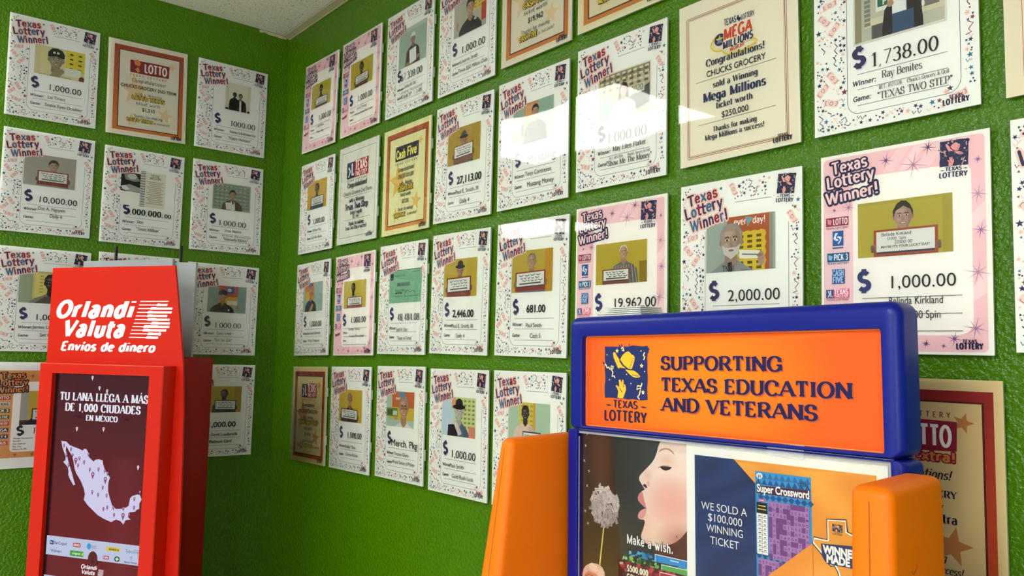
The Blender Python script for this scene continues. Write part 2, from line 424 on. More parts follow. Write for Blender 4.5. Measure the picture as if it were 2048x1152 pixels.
def pen_glyph(c, thick, thin, serif, cond, rnd):
    """polygons (lists of points) of one letter, and its advance"""
    acc = c in _ACC
    if acc:
        base = _ACC[c]
    else:
        base = c
    w, strokes = SK.get(base, SK['-'])
    polys, ends = [], []
    lv = 0                                                  # each stroke lies a hair above the one before
    strokes = list(strokes)
    if acc:
        if base == 'i':
            strokes = strokes[:1]
        h = 1.12 if base.isupper() else .82
        strokes.append([(w * .45, h), (w * .45 + .14, h + .2)])
    for st in strokes:
        lv += 1
        if base in 'CGS' and not serif and len(st) == 2 and len(st[0]) == 2 and st[0][0] == st[1][0] and not (base == 'G' and st[0][1] == .42):
            continue                                        # the beak strokes belong to the serif letters only
        P = [(x * cond, y) for x, y in _samples(st)]
        n = len(P)
        closed = abs(P[0][0] - P[-1][0]) + abs(P[0][1] - P[-1][1]) < 1e-4 and n > 3
        L, R = [], []
        for i in range(n):
            a = P[i - 1] if i else (P[-2] if closed else P[0])
            b = P[i + 1] if i < n - 1 else (P[1] if closed else P[-1])
            dx, dy = b[0] - a[0], b[1] - a[1]
            d = math.hypot(dx, dy) or 1
            dx, dy = dx / d, dy / d
            v = abs(dy)
            if len(st) == 2 and len(st[0]) == 2 and len(st[1]) == 2 and abs(dx) > .12 and abs(dy) > .2:
                v = 1.0 if dx * dy < 0 else .15
            hw = (thin + (thick - thin) * v) / 2
            L.append((P[i][0] - dy * hw, P[i][1] + dx * hw)); R.append((P[i][0] + dy * hw, P[i][1] - dx * hw))
        for i in range(n - 1):
            polys.append((lv, [L[i], R[i], R[i + 1], L[i + 1]]))
        if rnd:
            for q in ((P[0], P[-1]) if not closed else ()):
                r = (thick + thin) / 4
                lv += 1
                polys.append((lv, [(q[0] + r * math.cos(k * PI / 6), q[1] + r * math.sin(k * PI / 6)) for k in range(12)]))
        for i, j, t in ((0, 1, st[0]), (-1, -2, st[-1])):
            if len(t) == 2 and len(st) >= 2:
                ends.append((P[i], (P[i][0] - P[j][0], P[i][1] - P[j][1])))
    if serif:
        for (q, d) in ends:
            same = [e for e in ends if abs(e[0][0] - q[0]) + abs(e[0][1] - q[1]) < 1e-4]
            vert = abs(d[1]) > abs(d[0]) * 1.2
            if base in '.,!:\'"$-#&6953271' and base != '1':
                continue
            if vert and any(abs(q[1] - y) < .01 for y in (0, 1, .68, -.3)):
                if len(same) > 1 and all(abs(e[1][0]) > .12 for e in same):
                    continue
                s = serif * (1 if base.isupper() else .75)
                t = thin * .5
                inn = 1 if q[1] in (0, -.3) else -1
                lo, hi = -s, s
                if base.islower() and inn < 0 and base not in 'vwxyu':
                    hi = 0
                y0, y1 = (q[1], q[1] + inn * thin) 
                lv += 1
                polys.append((lv, [(q[0] + lo, min(y0, y1)), (q[0] + hi, min(y0, y1)), (q[0] + hi, max(y0, y1)), (q[0] + lo, max(y0, y1))]))
            elif not vert and base in 'EFLTZ' and len(same) == 1 and q[1] in (0, 1):
                inn = 1 if q[1] == 0 else -1
                sg = 1 if d[0] > 0 else -1
                lv += 1
                polys.append((lv, [(q[0], q[1] - inn * thin / 2), (q[0], q[1] + inn * serif * 1.7), (q[0] - sg * thin * .8, q[1] + inn * serif * 1.5), (q[0] - sg * thin * 2.2, q[1] - inn * thin / 2)]))
    return polys, w * cond + thick * .55

# ------------------------------------------------------------------ printed artwork: flat coloured polygons in thin layers of ink
class Art:
    STEP = 3e-5
    def __init__(self, unit=0.002302, cx=50, cy=63, z0=0.0):
        self.v, self.f, self.c = [], [], []
        self.unit, self.cx, self.cy = unit, cx, cy
        self.z = z0
        self.clip = None
    def up(self):
        self.z += self.STEP
    def _add(self, pts, col):
        if self.clip:
            pts = clip_poly(pts, *self.clip)
        if len(pts) < 3:
            return
        b = len(self.v)
        u = self.unit
        for x, y in pts:
            self.v.append(((x - self.cx) * u, (self.cy - y) * u, self.z))
        self.f.append(tuple(range(b, b + len(pts))))
        self.c.append(hexc(col))
    def poly(self, pts, col):
        self.up(); self._add(pts, col)
    def polys(self, many, col):
        self.up()
        for p in many:
            self._add(p, col)
    def rect(self, x0, y0, x1, y1, col):
        self.poly([(x0, y0), (x1, y0), (x1, y1), (x0, y1)], col)
    def ell(self, x, y, rx, ry, col, rot=0, n=20, up=True):
        c, s = math.cos(rot), math.sin(rot)
        p = []
        for k in range(n):
            a = 2 * PI * k / n
            ex, ey = rx * math.cos(a), ry * math.sin(a)
            p.append((x + ex * c - ey * s, y + ex * s + ey * c))
        if up:
            self.up()
        self._add(p, col)
    def line(self, pts, w, col, up=True, closed=False):
        if up:
            self.up()
        n = len(pts)
        if closed:
            pts = list(pts) + [pts[0], pts[1]]
        L, R = [], []
        m = len(pts)
        for i in range(m):
            a, b = pts[max(i - 1, 0)], pts[min(i + 1, m - 1)]
            if closed and i == 0:
                a = pts[n - 1]
            if closed and i == m - 1:
                continue
            dx, dy = b[0] - a[0], b[1] - a[1]
            d = math.hypot(dx, dy) or 1
            nx, ny = -dy / d * w / 2, dx / d * w / 2
            L.append((pts[i][0] + nx, pts[i][1] + ny)); R.append((pts[i][0] - nx, pts[i][1] - ny))
        for i in range(len(L) - 1):
            self._add([L[i], R[i], R[i + 1], L[i + 1]], col)
    def star(self, x, y, r, col, rot=0, n=5, inner=.42, up=True):
        if up:
            self.up()
        self.z += 2e-7
        self._add([(x + (r if k % 2 == 0 else r * inner) * math.sin(rot + k * PI / n), y - (r if k % 2 == 0 else r * inner) * math.cos(rot + k * PI / n)) for k in range(2 * n)], col)
    def grad(self, pts, colfn, step):
        """a polygon filled with a smooth blend: small triangles, coloured at their corners"""
        self.up()
        xs = [p[0] for p in pts]; ys = [p[1] for p in pts]
        vin = [Vector(p) for p in pts]
        n = len(pts)
        x = min(xs) + step / 2
        while x < max(xs):
            y = min(ys) + step / 2
            while y < max(ys):
                if inside((x, y), pts):
                    vin.append(Vector((x, y)))
                y += step
            x += step
        r = delaunay_2d_cdt(vin, [], [list(range(n))], 1, 1e-5)
        b = len(self.v)
        vc = []
        for q in r[0]:
            self.v.append(((q[0] - self.cx) * self.unit, (self.cy - q[1]) * self.unit, self.z))
            vc.append(hexc(colfn(q[0], q[1])))
        for f in r[2]:
            self.f.append(tuple(b + i for i in f)); self.c.append([vc[i] for i in f])
    def text(self, s, x, y, size, col, bold=0.0, align='l', fit=None, rot=0.0, shear=0.0, sx=1.0, track=0.0, cols=None):
        """plain sans lettering; size is the height of a capital, y its baseline"""
        self.up()
        gl = [glyph(c, bold) for c in s]
        wid = sum(g[2] for g in gl) + track * len(s)
        if fit:
            sx = fit / (wid * size)
        x0 = {'l': 0, 'c': -wid / 2, 'r': -wid}[align]
        c, sn = math.cos(rot), math.sin(rot)
        zb = self.z
        for i, g in enumerate(gl):
            self.z = zb + (i % 2) * 2e-6
            for f in g[1]:
                p = []
                for k in f:
                    gx, gy = g[0][k]
                    lx = (x0 + gx + shear * gy) * size * sx; ly = -gy * size
                    p.append((x + lx * c - ly * sn, y + lx * sn + ly * c))
                self._add(p, cols[i] if cols else col)
            x0 += g[2] + track
        self.z = zb
    def pen(self, s, x, y, size, col, thick=.15, thin=.13, serif=0.0, cond=1.0, align='l', fit=None, rot=0.0, shear=0.0, rnd=False, cols=None, halo=None, jit=0.0, track=0.0, dx=0, dy=0):
        """lettering drawn with a pen along skeleton letters"""
        rg = random.Random(s)
        G = [pen_glyph(ch, thick, thin, serif, cond, rnd) for ch in s]
        wid = sum(g[1] for g in G) + track * len(s)
        sx = fit / (wid * size) if fit else 1.0
        passes = [(None, None)]
        if halo:
            passes = [halo, (None, None)]
        c, sn = math.cos(rot), math.sin(rot)
        js = [(rg.uniform(-jit, jit), rg.uniform(-jit, jit)) for _ in s]
        for hc, ext in passes:
            self.up()
            GG = G if hc is None else [pen_glyph(ch, thick + ext, thin + ext, 0, cond, True) for ch in s]
            x0 = {'l': 0, 'c': -wid / 2, 'r': -wid}[align]
            for i, g in enumerate(GG):
                jr, jy = js[i]
                zb = self.z
                for lv, pl in g[0]:
                    self.z = zb + lv * 1.6e-6 + (i % 2) * .8e-6
                    p = []
                    for gx, gy in pl:
                        gx, gy = gx * math.cos(jr) - gy * math.sin(jr), gx * math.sin(jr) + gy * math.cos(jr) + jy * .6
                        lx = (x0 + gx + shear * gy) * size * sx; ly = -gy * size
                        p.append((x + dx + lx * c - ly * sn, y + dy + lx * sn + ly * c))
                    self._add(p, hc if hc else (cols[i] if cols else col))
                self.z = zb
                x0 += G[i][1] + track
    def mesh(self, name):
        me = bpy.data.meshes.new(name)
        me.from_pydata(self.v, [], self.f)
        at = me.color_attributes.new('ink', 'FLOAT_COLOR', 'CORNER')
        buf = []
        for f, c in zip(self.f, self.c):
            if isinstance(c, list):
                for q in c:
                    buf.extend(q)
            else:
                buf.extend(c * len(f))
        at.data.foreach_set('color', buf)
        return me
def chaikin(pts, n=2, closed=True):
    for _ in range(n):
        out = []
        m = len(pts)
        for k in range(m if closed else m - 1):
            a, b = pts[k], pts[(k + 1) % m]
            out += [(a[0] * .75 + b[0] * .25, a[1] * .75 + b[1] * .25), (a[0] * .25 + b[0] * .75, a[1] * .25 + b[1] * .75)]
        pts = out
    return pts
def inside(q, pts):
    x, y = q
    r = False
    j = len(pts) - 1
    for i in range(len(pts)):
        a, b = pts[i], pts[j]
        if (a[1] > y) != (b[1] > y) and x < (b[0] - a[0]) * (y - a[1]) / (b[1] - a[1]) + a[0]:
            r = not r
        j = i
    return r
def clip_poly(pts, x0, y0, x1, y1):
    for ax, lim, sg in ((0, x0, 1), (0, x1, -1), (1, y0, 1), (1, y1, -1)):
        out = []
        n = len(pts)
        for i in range(n):
            a, b = pts[i], pts[(i + 1) % n]
            ia, ib = (a[ax] - lim) * sg >= 0, (b[ax] - lim) * sg >= 0
            if ia:
                out.append(a)
            if ia != ib:
                t = (lim - a[ax]) / (b[ax] - a[ax])
                out.append((a[0] + (b[0] - a[0]) * t, a[1] + (b[1] - a[1]) * t))
        pts = out
        if len(pts) < 3:
            return []
    return pts
# ------------------------------------------------------------------ printed emblems and templates
NAVY, TEAL, MAROON, PINK = '#231f4e', '#2d6a8e', '#7c2540', '#eab9ae'
def emblem(A, x, y, w, h, dark, accent, word=None, rot=0.0, small=False, words=True):
    """the hat and hand emblem: dark wobbly box, hat tossed over an open hand, streamers, and the two words below"""
    word = word or dark
    c, s = math.cos(rot), math.sin(rot)
    def T(pts):
        return [(x + px * w * c - py * h * s, y + px * w * s + py * h * c) for px, py in pts]
    rg = random.Random(5)
    ring = []
    for k in range(9): ring.append((k / 9, rg.uniform(-.012, .012)))
    for k in range(9): ring.append((1 + rg.uniform(-.012, .012), k / 9))
    for k in range(9): ring.append((1 - k / 9, 1 + rg.uniform(-.012, .012)))
    for k in range(9): ring.append((rg.uniform(-.012, .012), 1 - k / 9))
    A.poly(T(ring), dark)
    hat = [[(.2, .14), (.225, .11), (.26, .13), (.30, .19), (.35, .25), (.36, .30), (.42, .37), (.52, .43), (.34, .43), (.31, .40), (.27, .32), (.22, .23)],
           [(.37, .26), (.42, .18), (.50, .12), (.56, .10), (.60, .12), (.64, .16), (.69, .18), (.715, .22), (.70, .29), (.66, .40), (.64, .435), (.56, .425), (.46, .36)],
           [(.48, .435), (.62, .455), (.70, .465), (.78, .51), (.84, .57), (.80, .59), (.74, .595), (.66, .575), (.58, .52)]]
    A.polys([T(p) for p in hat], accent)
    A.poly(T([(.31, .98), (.33, .86), (.30, .80), (.265, .755), (.30, .745), (.35, .79), (.35, .72), (.34, .65), (.37, .635), (.395, .67), (.405, .72), (.42, .64), (.45, .64), (.455, .72), (.49, .73), (.505, .77), (.51, .83), (.48, .90), (.44, .985), (.37, .99)]), accent)
    if not small:
        sw = w * .022
        A.line(T([(.37, .27), (.45, .365), (.55, .43)]), sw, dark)
        A.line(T([(.35, .42), (.52, .435), (.64, .45)]), sw, dark, up=False)
        for k in range(6):
            t = k / 5
            A._add(T([(.685 - .07 * t, .22 + .17 * t), (.66 - .07 * t, .235 + .17 * t), (.68 - .07 * t, .25 + .17 * t)]), dark)
        for k in range(5):
            A._add(T([(.66 + .03 * k, .555 + .004 * k), (.665 + .03 * k, .525), (.685 + .03 * k, .56 + .004 * k)]), dark)
        A.line(T([(.36, .8), (.40, .85), (.41, .88)]), sw * .7, dark, up=False)
        A.line(T([(.455, .73), (.45, .78)]), sw * .7, dark, up=False)
    pale = mixc(accent, '#fff3c8', .55)
    sq = [[(.0, .34), (.03, .36), (.06, .42), (.1, .40), (.12, .44), (.2, .43), (.21, .39), (.16, .38), (.15, .43), (.2, .50), (.18, .58), (.23, .57), (.25, .61)],
          [(.88, .69), (.86, .75), (.78, .74), (.76, .81), (.85, .78), (.83, .86), (.82, .9), (.78, .95), (.82, .99)],
          [(.94, .12), (.91, .18), (.94, .2), (.92, .26)], [(.40, .05), (.44, .02), (.46, .06), (.42, .08), (.47, .09)]]
    A.up()
    for q in sq:
        A.line(T(q), w * .024, pale, up=False)
    for (px, py) in ((.30, .09), (.87, .37), (.90, .86)):
        q = T([(px, py)])[0]
        A.star(q[0], q[1], w * .045, pale, up=False)
    for (px, py) in ((.85, .08), (.93, .46), (.52, .52), (.62, .69), (.11, .63), (.05, .15)):
        A._add(T([(px, py), (px + .025, py + .015), (px - .005, py + .03)]), pale)
    # dark crumbs breaking out of the box
    for q in ([(.33, -.04), (.37, -.02), (.38, .02), (.35, .0)], [(.39, -.05), (.43, -.02), (.42, .02), (.4, -.01)], [(.58, -.05), (.61, -.02), (.58, .0)], [(1.0, .02), (1.05, .06), (1.02, .1), (1.04, .14), (1.0, .12)], [(-.06, .29), (-.02, .31), (.01, .35), (-.03, .36)]):
        A._add(T(q), dark)
    if words:
        q = T([(.5, 1.17)])[0]
        A.pen('TEXAS', q[0], q[1], h * .135, word, .17, .16, cond=.62, align='c', fit=w * .58, rot=rot)
        q = T([(.5, 1.42)])[0]
        A.pen('LOTTERY', q[0], q[1], h * .19, word, .18, .17, cond=.6, align='c', fit=w * 1.0, rot=rot)
        for a in (.0, .81):
            A.poly(T([(a + .02, 1.13), (a + .1, 1.115), (a + .18, 1.135), (a + .1, 1.15)]), word)

def banknote(A, x, y, rot, s, back, ink):
    c, sn = math.cos(rot), math.sin(rot)
    def T(p):
        return [(x + (a * c - b * sn) * s, y + (a * sn + b * c) * s) for a, b in p]
    A._add(T([(-5, -2.2), (-2, -2.7), (2, -1.9), (5.2, -2.6), (4.8, 1.9), (2, 2.5), (-2, 1.9), (-4.8, 2.4)]), back)
def banknote_ink(A, x, y, rot, s, ink):
    c, sn = math.cos(rot), math.sin(rot)
    def T(p):
        return [(x + (a * c - b * sn) * s, y + (a * sn + b * c) * s) for a, b in p]
    A.line(T([(1.1 * math.cos(k * PI / 4), 1.2 * math.sin(k * PI / 4)) for k in range(9)]), .3 * s, ink, up=False)
    A.line(T([(-3.2, -1.3), (-4.1, -1.2), (-4, 1.2), (-3, 1.1)]), .36 * s, ink, up=False)
    A.line(T([(3.2, -1.2), (4.2, -1.4), (4, .9), (3.1, 1.3)]), .36 * s, ink, up=False)

def paper_ground(A, col, x0=-.0, y0=0.0, x1=100, y1=126):
    A.rect(x0, y0, x1, y1, col)
def frame_line(A, x0, y0, x1, y1, r, w, col, gaps=None):
    pts = rrect(x0, y0, x1, y1, r, 5)
    A.line(pts, w, col, closed=True)

def confetti_art():
    A = Art(z0=.001)
    rg = random.Random(11)
    paper_ground(A, '#eff0ea')
    notes = [(11, 40, -.2), (7, 49.5, .8), (14, 57, -.9), (12.5, 89, .9), (6, 96, -.8), (11.5, 105.5, .25), (46.5, 8, 1.1), (92.5, 33, 1.0), (88.5, 118, -.35)]
    A.up()
    for n in notes:
        banknote(A, n[0], n[1], n[2], 1.0, '#f0cdc4', NAVY)
    A.up()
    for n in notes:
        banknote_ink(A, n[0], n[1], n[2], 1.0, '#4a3a5c' if n[0] < 80 else '#7c3a4c')
    taken = [(n[0], n[1], 5) for n in notes] + [(24, 18, 20), (86, 12, 11), (88, 20, 6), (88, 120, 7)]
    def free(x, y, r):
        return all((x - a) ** 2 + (y - b) ** 2 > (r + c) ** 2 for a, b, c in taken)
    def spot(r):
        for _ in range(80):
            k = rg.random()
            if k < .5: x, y = rg.uniform(2, 21), rg.uniform(34, 123.5)
            elif k < .62: x, y = rg.uniform(44, 78), rg.uniform(2.5, 15)
            elif k < .72: x, y = rg.uniform(2, 12), rg.uniform(2.5, 30)
            elif k < .86: x, y = rg.uniform(92, 97.5), rg.uniform(24, 112)
            else: x, y = rg.uniform(16, 80), rg.uniform(118.3, 123.5)
            if free(x, y, r):
                taken.append((x, y, r * .8)); return x, y
        return None
    big = [(3.2, 57, 2.3, NAVY), (20.5, 100, 2.4, MAROON), (51.5, 6.5, 2.0, NAVY), (3.5, 92, 1.9, NAVY), (84, 113, 2.0, NAVY), (97, 22, 1.9, TEAL), (15, 46, 1.6, TEAL), (13, 8, 1.7, MAROON), (36, 6, 1.7, TEAL), (60, 121, 2.1, PINK), (74, 119, 1.9, TEAL), (95, 96, 1.9, TEAL), (94, 71, 2.0, PINK), (8, 117, 1.9, TEAL), (67, 9, 1.7, PINK), (82, 114.5, 2.2, PINK)]
    A.up()
    for b in big:
        taken.append((b[0], b[1], b[2])); A.star(b[0], b[1], b[2], b[3], rg.uniform(-.4, .4), up=False)
    for q in ([(59, 3), (62, 4.5), (60.5, 7), (58.5, 8.5), (62, 8), (64, 10), (66, 8.5), (65, 12)], [(94, 60), (96.5, 62), (94, 64.5), (95.5, 67)], [(94, 76), (97, 78), (94.5, 81), (96, 83), (93, 84)], [(3, 112), (6, 115), (3.5, 117), (6, 119.5), (4, 122), (6.5, 123.5)], [(18, 118), (21, 116.5), (22, 119.5), (20, 121), (23, 122.5), (24.5, 121)], [(14, 66), (16, 69), (14, 71), (16, 74)], [(5, 67), (7.5, 70), (6.5, 72)], [(13, 75), (15, 78), (13.5, 80), (15.5, 82)], [(9, 111), (11.5, 112.5), (11, 114), (14, 113.5)], [(95, 45), (96.5, 48), (94, 50), (96, 52)]):
        A.line(q, .6, rg.choice([NAVY, NAVY, TEAL, MAROON]) if q[0][0] != 59 else NAVY, up=False)
        taken.append((q[2][0], q[2][1], 3))
    for r, n, kind in ((1.45, 46, 's'), (.95, 80, 't'), (.65, 60, 'd'), (1.0, 26, 'v')):
        for _ in range(n):
            p = spot(r)
            if not p:
                continue
            col = rg.choice([NAVY, NAVY, NAVY, TEAL, MAROON, PINK, PINK])
            a = rg.uniform(0, 6.28)
            if kind == 's': A.star(p[0], p[1], r * 1.1, col, a, up=False)
            elif kind == 't': A._add([(p[0] + r * math.cos(a + k * 2.1), p[1] + r * math.sin(a + k * 2.1)) for k in range(3)], col)
            elif kind == 'd': A._add([(p[0] + r * math.cos(a + k * 1.57), p[1] + r * math.sin(a + k * 1.57)) for k in range(4)], col)
            else: A.line([(p[0] - r, p[1] - r), (p[0], p[1] + r), (p[0] + r * 1.2, p[1] - r * .6)], .5, col, up=False)
    # the ruled panel
    g = '#3a3a46'
    A.line([(48, 17.6), (77, 17.6)], .32, g)
    A.line([(22.5, 36), (22.5, 108)] + [(30 - 7.5 * math.cos(t), 108 + 8 * math.sin(t)) for t in (.4, .8, 1.2, 1.5707)] + [(83, 116)], .32, g, up=False)
    A.line([(90, 36), (90, 108)] + [(83 + 7 * math.cos(t), 108 + 8 * math.sin(t)) for t in (.4, .8, 1.2, 1.5707)], .32, g, up=False)
    for y in (91, 100.7, 111):
        A.line([(29, y), (83, y)], .32, g, up=False)
    A.pen('$', 26.5, 86.2, 11.5, '#cfc6dc', .3, .23, cond=1.0, fit=9.8, dx=.5, dy=.5)
    A.pen('$', 26.3, 85.8, 11.5, '#352a55', .3, .23, cond=1.0, fit=9.8)
    A.pen('Winner:', 26, 98, 2.9, '#221d33', .21, .18, shear=.12, rnd=True, fit=15.2)
    A.pen('Game:', 26.3, 108, 2.9, '#221d33', .21, .18, shear=.12, rnd=True, fit=11.5)
    emblem_words(A, 80, 117.2, 14.5, '#241d3e')
    return A.mesh('certificate_sheet')
def emblem_words(A, x, y, w, col):
    A.pen('TEXAS', x + w * .5, y + 1.9, 1.9, col, .2, .18, cond=.7, align='c', fit=w * .55)
    A.pen('LOTTERY', x + w * .5, y + 5.3, 3.2, col, .26, .2, cond=.62, align='c', fit=w)
def headline_art():
    A = Art(z0=.0017)
    h = ('#f2c9c0', .3)
    r = -.19
    A.pen('Texas', 7.6, 15.8, 7.4, NAVY, .225, .19, cond=.95, fit=27, track=.05, rot=r, rnd=True, jit=.07, halo=h, cols=[NAVY, MAROON, TEAL, MAROON, '#8e2338'])
    A.pen('Lottery', 5, 25.4, 7.7, NAVY, .225, .19, cond=.95, fit=34.5, track=.05, rot=r, rnd=True, jit=.07, halo=h, cols=[NAVY, TEAL, MAROON, '#3a2a5c', TEAL, NAVY, '#3a2a5c'])
    A.pen('Winner!', 10, 34.8, 7.5, NAVY, .225, .19, cond=.95, fit=34, track=.05, rot=r, rnd=True, jit=.07, halo=h, cols=[TEAL, MAROON, NAVY, NAVY, '#8e2338', TEAL, NAVY])
    return A.mesh('headline')
def confetti_logo_art():
    A = Art(z0=.0017)
    emblem(A, 82.6, 2.6, 13.2, 13.6, '#20204a', '#e9a79b', rot=.1, small=True)
    return A.mesh('logo')

def burst(A, x, y, r, col, n=8, w=.3, rot=.2):
    A.up()
    for k in range(n):
        a = rot + k * 2 * PI / n
        rr = r * (1 if k % 2 == 0 else .72)
        A.z += 2e-6
        A._add([(x + rr * math.cos(a), y + rr * math.sin(a)), (x + w * math.cos(a + 1.6), y + w * math.sin(a + 1.6)), (x + w * math.cos(a - 1.6), y + w * math.sin(a - 1.6))], col)
def game_logos(A, xs, tint=None):
    x = xs
    def t(c):
        return c if not tint else tint.get(c, c)
    A.rect(x, 40.2, x + 15, 45.8, t('#8e2b4c')); A.pen('LOTTO', x + 5, 44.8, 3.6, '#f6e3e6', .2, .18, cond=.7, fit=9.6)
    A.poly([(x + 1, 41), (x + 4, 42), (x + 3.2, 44.8), (x + 1.2, 44)], '#d88b9a')
    A.pen('TEXAS LOTTERY', x, 47.6, 1.1, '#8e2b4c', .16, .16, fit=15)
    A.rect(x + 4.4, 49, x + 11.6, 58.5, t('#235a9b')); A.poly([(x + 6.2, 50.3), (x + 8, 50.3), (x + 8, 52.3), (x + 10.6, 53), (x + 10, 55.4), (x + 8.4, 57.6), (x + 7, 55.4), (x + 5, 54)], '#dfeaf5')
    A.pen('$', x + 6.8, 56, 4.4, '#235a9b', .2, .18, cond=.8)
    A.rect(x + 4.4, 59.4, x + 11.6, 60.2, t('#235a9b'))
    A.rect(x + .8, 63, x + 15.4, 68.6, t('#1f5f88')); A.pen('PICK 3', x + 5.4, 67.6, 3.6, '#eef4f8', .18, .16, cond=.75, fit=9.3)
    A.poly([(x + 1.6, 64), (x + 4.6, 65), (x + 3.6, 67.8), (x + 1.8, 67)], '#8fc0d8')
    A.pen('TEXAS LOTTERY', x + .8, 70.2, 1.1, '#1f5f88', .16, .16, fit=14.6)
    A.rect(x + 4, 73.4, x + 12.4, 82.6, t('#27477f'))
    A.pen('CASH', x + 4.4, 77.4, 3.4, '#9cc3ea', .24, .22, cond=.7, fit=7.6, rnd=True); A.pen('FIVE', x + 4.6, 81.8, 3.4, '#9cc3ea', .24, .22, cond=.7, fit=7.2, rnd=True)
    A.rect(x, 86.2, x + 5, 91.6, t('#3a4a82')); A.rect(x + 5, 85.8, x + 15.2, 91.6, t('#e0608f'))
    A.pen('TEXAS', x + 5.4, 89.4, 3.2, '#fbeef3', .22, .2, cond=.7, fit=9.4); A.pen('TWO STEP', x + 5.6, 91.2, 1.3, '#fbeef3', .2, .18, fit=9)
    A.line([(x + 1.4, 87), (x + 2.4, 89), (x + 1.4, 91)], .8, '#dfe3f0'); A.line([(x + 3, 86.8), (x + 3.2, 90.8), (x + 4.4, 90.6)], .8, '#dfe3f0', up=False)
    A.pen('TEXAS LOTTERY', x, 93.2, 1.1, '#c23f74', .16, .16, fit=15)
    A.ell(x + 7.6, 99, 6.6, 2.2, t('#d4477e'), -.2); A.pen('MEGA', x + 2.6, 99, 3.2, '#fbeef3', .26, .24, cond=.8, fit=10, rot=-.12); A.pen('MILLIONS', x + 2.4, 101.6, 2.4, '#7b1f4c', .26, .24, cond=.7, fit=11, rot=-.12)
def pink_art():
    A = Art(z0=.001)
    paper_ground(A, '#f1efe6')
    A.poly(rrect(1.8, 2.2, 97.2, 124.4, 2.6, 4), '#efc2c9')
    A.up()
    for k, (a, b) in enumerate(((40, 46), (50, 55), (60, 68), (74, 79))):
        A._add([(a, 16), (b, 16), (b + 11, 2.6), (a + 9, 2.6)], '#f5d3d6' if k % 2 else '#f2cbd0')
    A._add([(97, 40), (90, 47), (90, 56), (97, 50)], '#f5d3d6'); A._add([(97, 78), (90, 88), (90, 96), (97, 92)], '#f5d3d6')
    A.poly([(21, 16.6), (84, 17.4)] + [(84 + 6 * math.sin(t), 23.4 - 6 * math.cos(t)) for t in (.4, .8, 1.2, 1.57)] + [(90, 106)] + [(82 + 8 * math.cos(t), 107 + 8 * math.sin(t)) for t in (.3, .7, 1.1, 1.57)] + [(25, 115)] + [(25 - 4 * math.sin(t), 111 + 4 * math.cos(t)) for t in (.5, 1., 1.57)], '#f5f0ea')
    A.rect(2.4, 37, 20.6, 124, '#f1ccd2')
    for b in ((42.2, 8.7, 5.2, '#5a3a6e'), (58.5, 14, 9.5, '#a77aa0'), (67, 5, 5.4, '#4a3060'), (93.7, 16.6, 2.8, '#8a6494'), (93.4, 36, 6, '#b58db0'), (94.6, 56.5, 5.2, '#9a74a2'), (92.6, 80, 8, '#b58db0'), (18.6, 34.8, 5, '#a77aa0'), (9, 35.6, 1.7, '#8a6494'), (91, 111.2, 7.4, '#a77aa0'), (79.8, 116.9, 4.6, '#6a4a84'), (64.3, 119.8, 2.8, '#5a3a6e'), (73.9, 121, 1.7, '#8a6494'), (40, 120.5, 4, '#6a4a84'), (28, 118.5, 2.4, '#8a6494'), (14, 119, 3.6, '#7a5490')):
        burst(A, b[0], b[1], b[2], b[3])
    game_logos(A, 3.4)
    g = '#3c3a46'
    A.line([(27, 92.4), (84.5, 92.4)], .32, g)
    A.line([(27, 102.5), (84.5, 102.5)], .32, g, up=False)
    A.line([(27, 112.5), (84.5, 112.5)], .32, g, up=False)
    A.pen('$', 24.4, 87.6, 11.6, '#2a3a70', .27, .23, serif=.0, fit=9.4)
    A.text('Winner:', 26, 98.8, 2.3, '#2a2636', bold=.02); A.text('Game:', 26, 108.6, 2.3, '#2a2636', bold=.02)
    emblem_words(A, 81, 117.4, 14, '#241d3e')
    return A.mesh('certificate_sheet')
def bubble_headline(A, fill, edge):
    for s, x, y, f in (('Texas', 8, 12.6, 23.5), ('Lottery', 4.6, 21.4, 31.5), ('Winner!', 4.2, 31.6, 34.5)):
        A.pen(s, x, y, 7.4, fill, .17, .14, cond=.8, fit=f, rot=-.11, halo=(edge, .27))
def pink_headline_art():
    A = Art(z0=.0017)
    bubble_headline(A, '#f6d3d6', '#241c46')
    return A.mesh('headline')
def pink_logo_art():
    A = Art(z0=.0017)
    emblem(A, 73.8, 3.2, 15.4, 15, '#1e2350', '#ef9fa2', '#1e2350', .03)
    return A.mesh('logo')

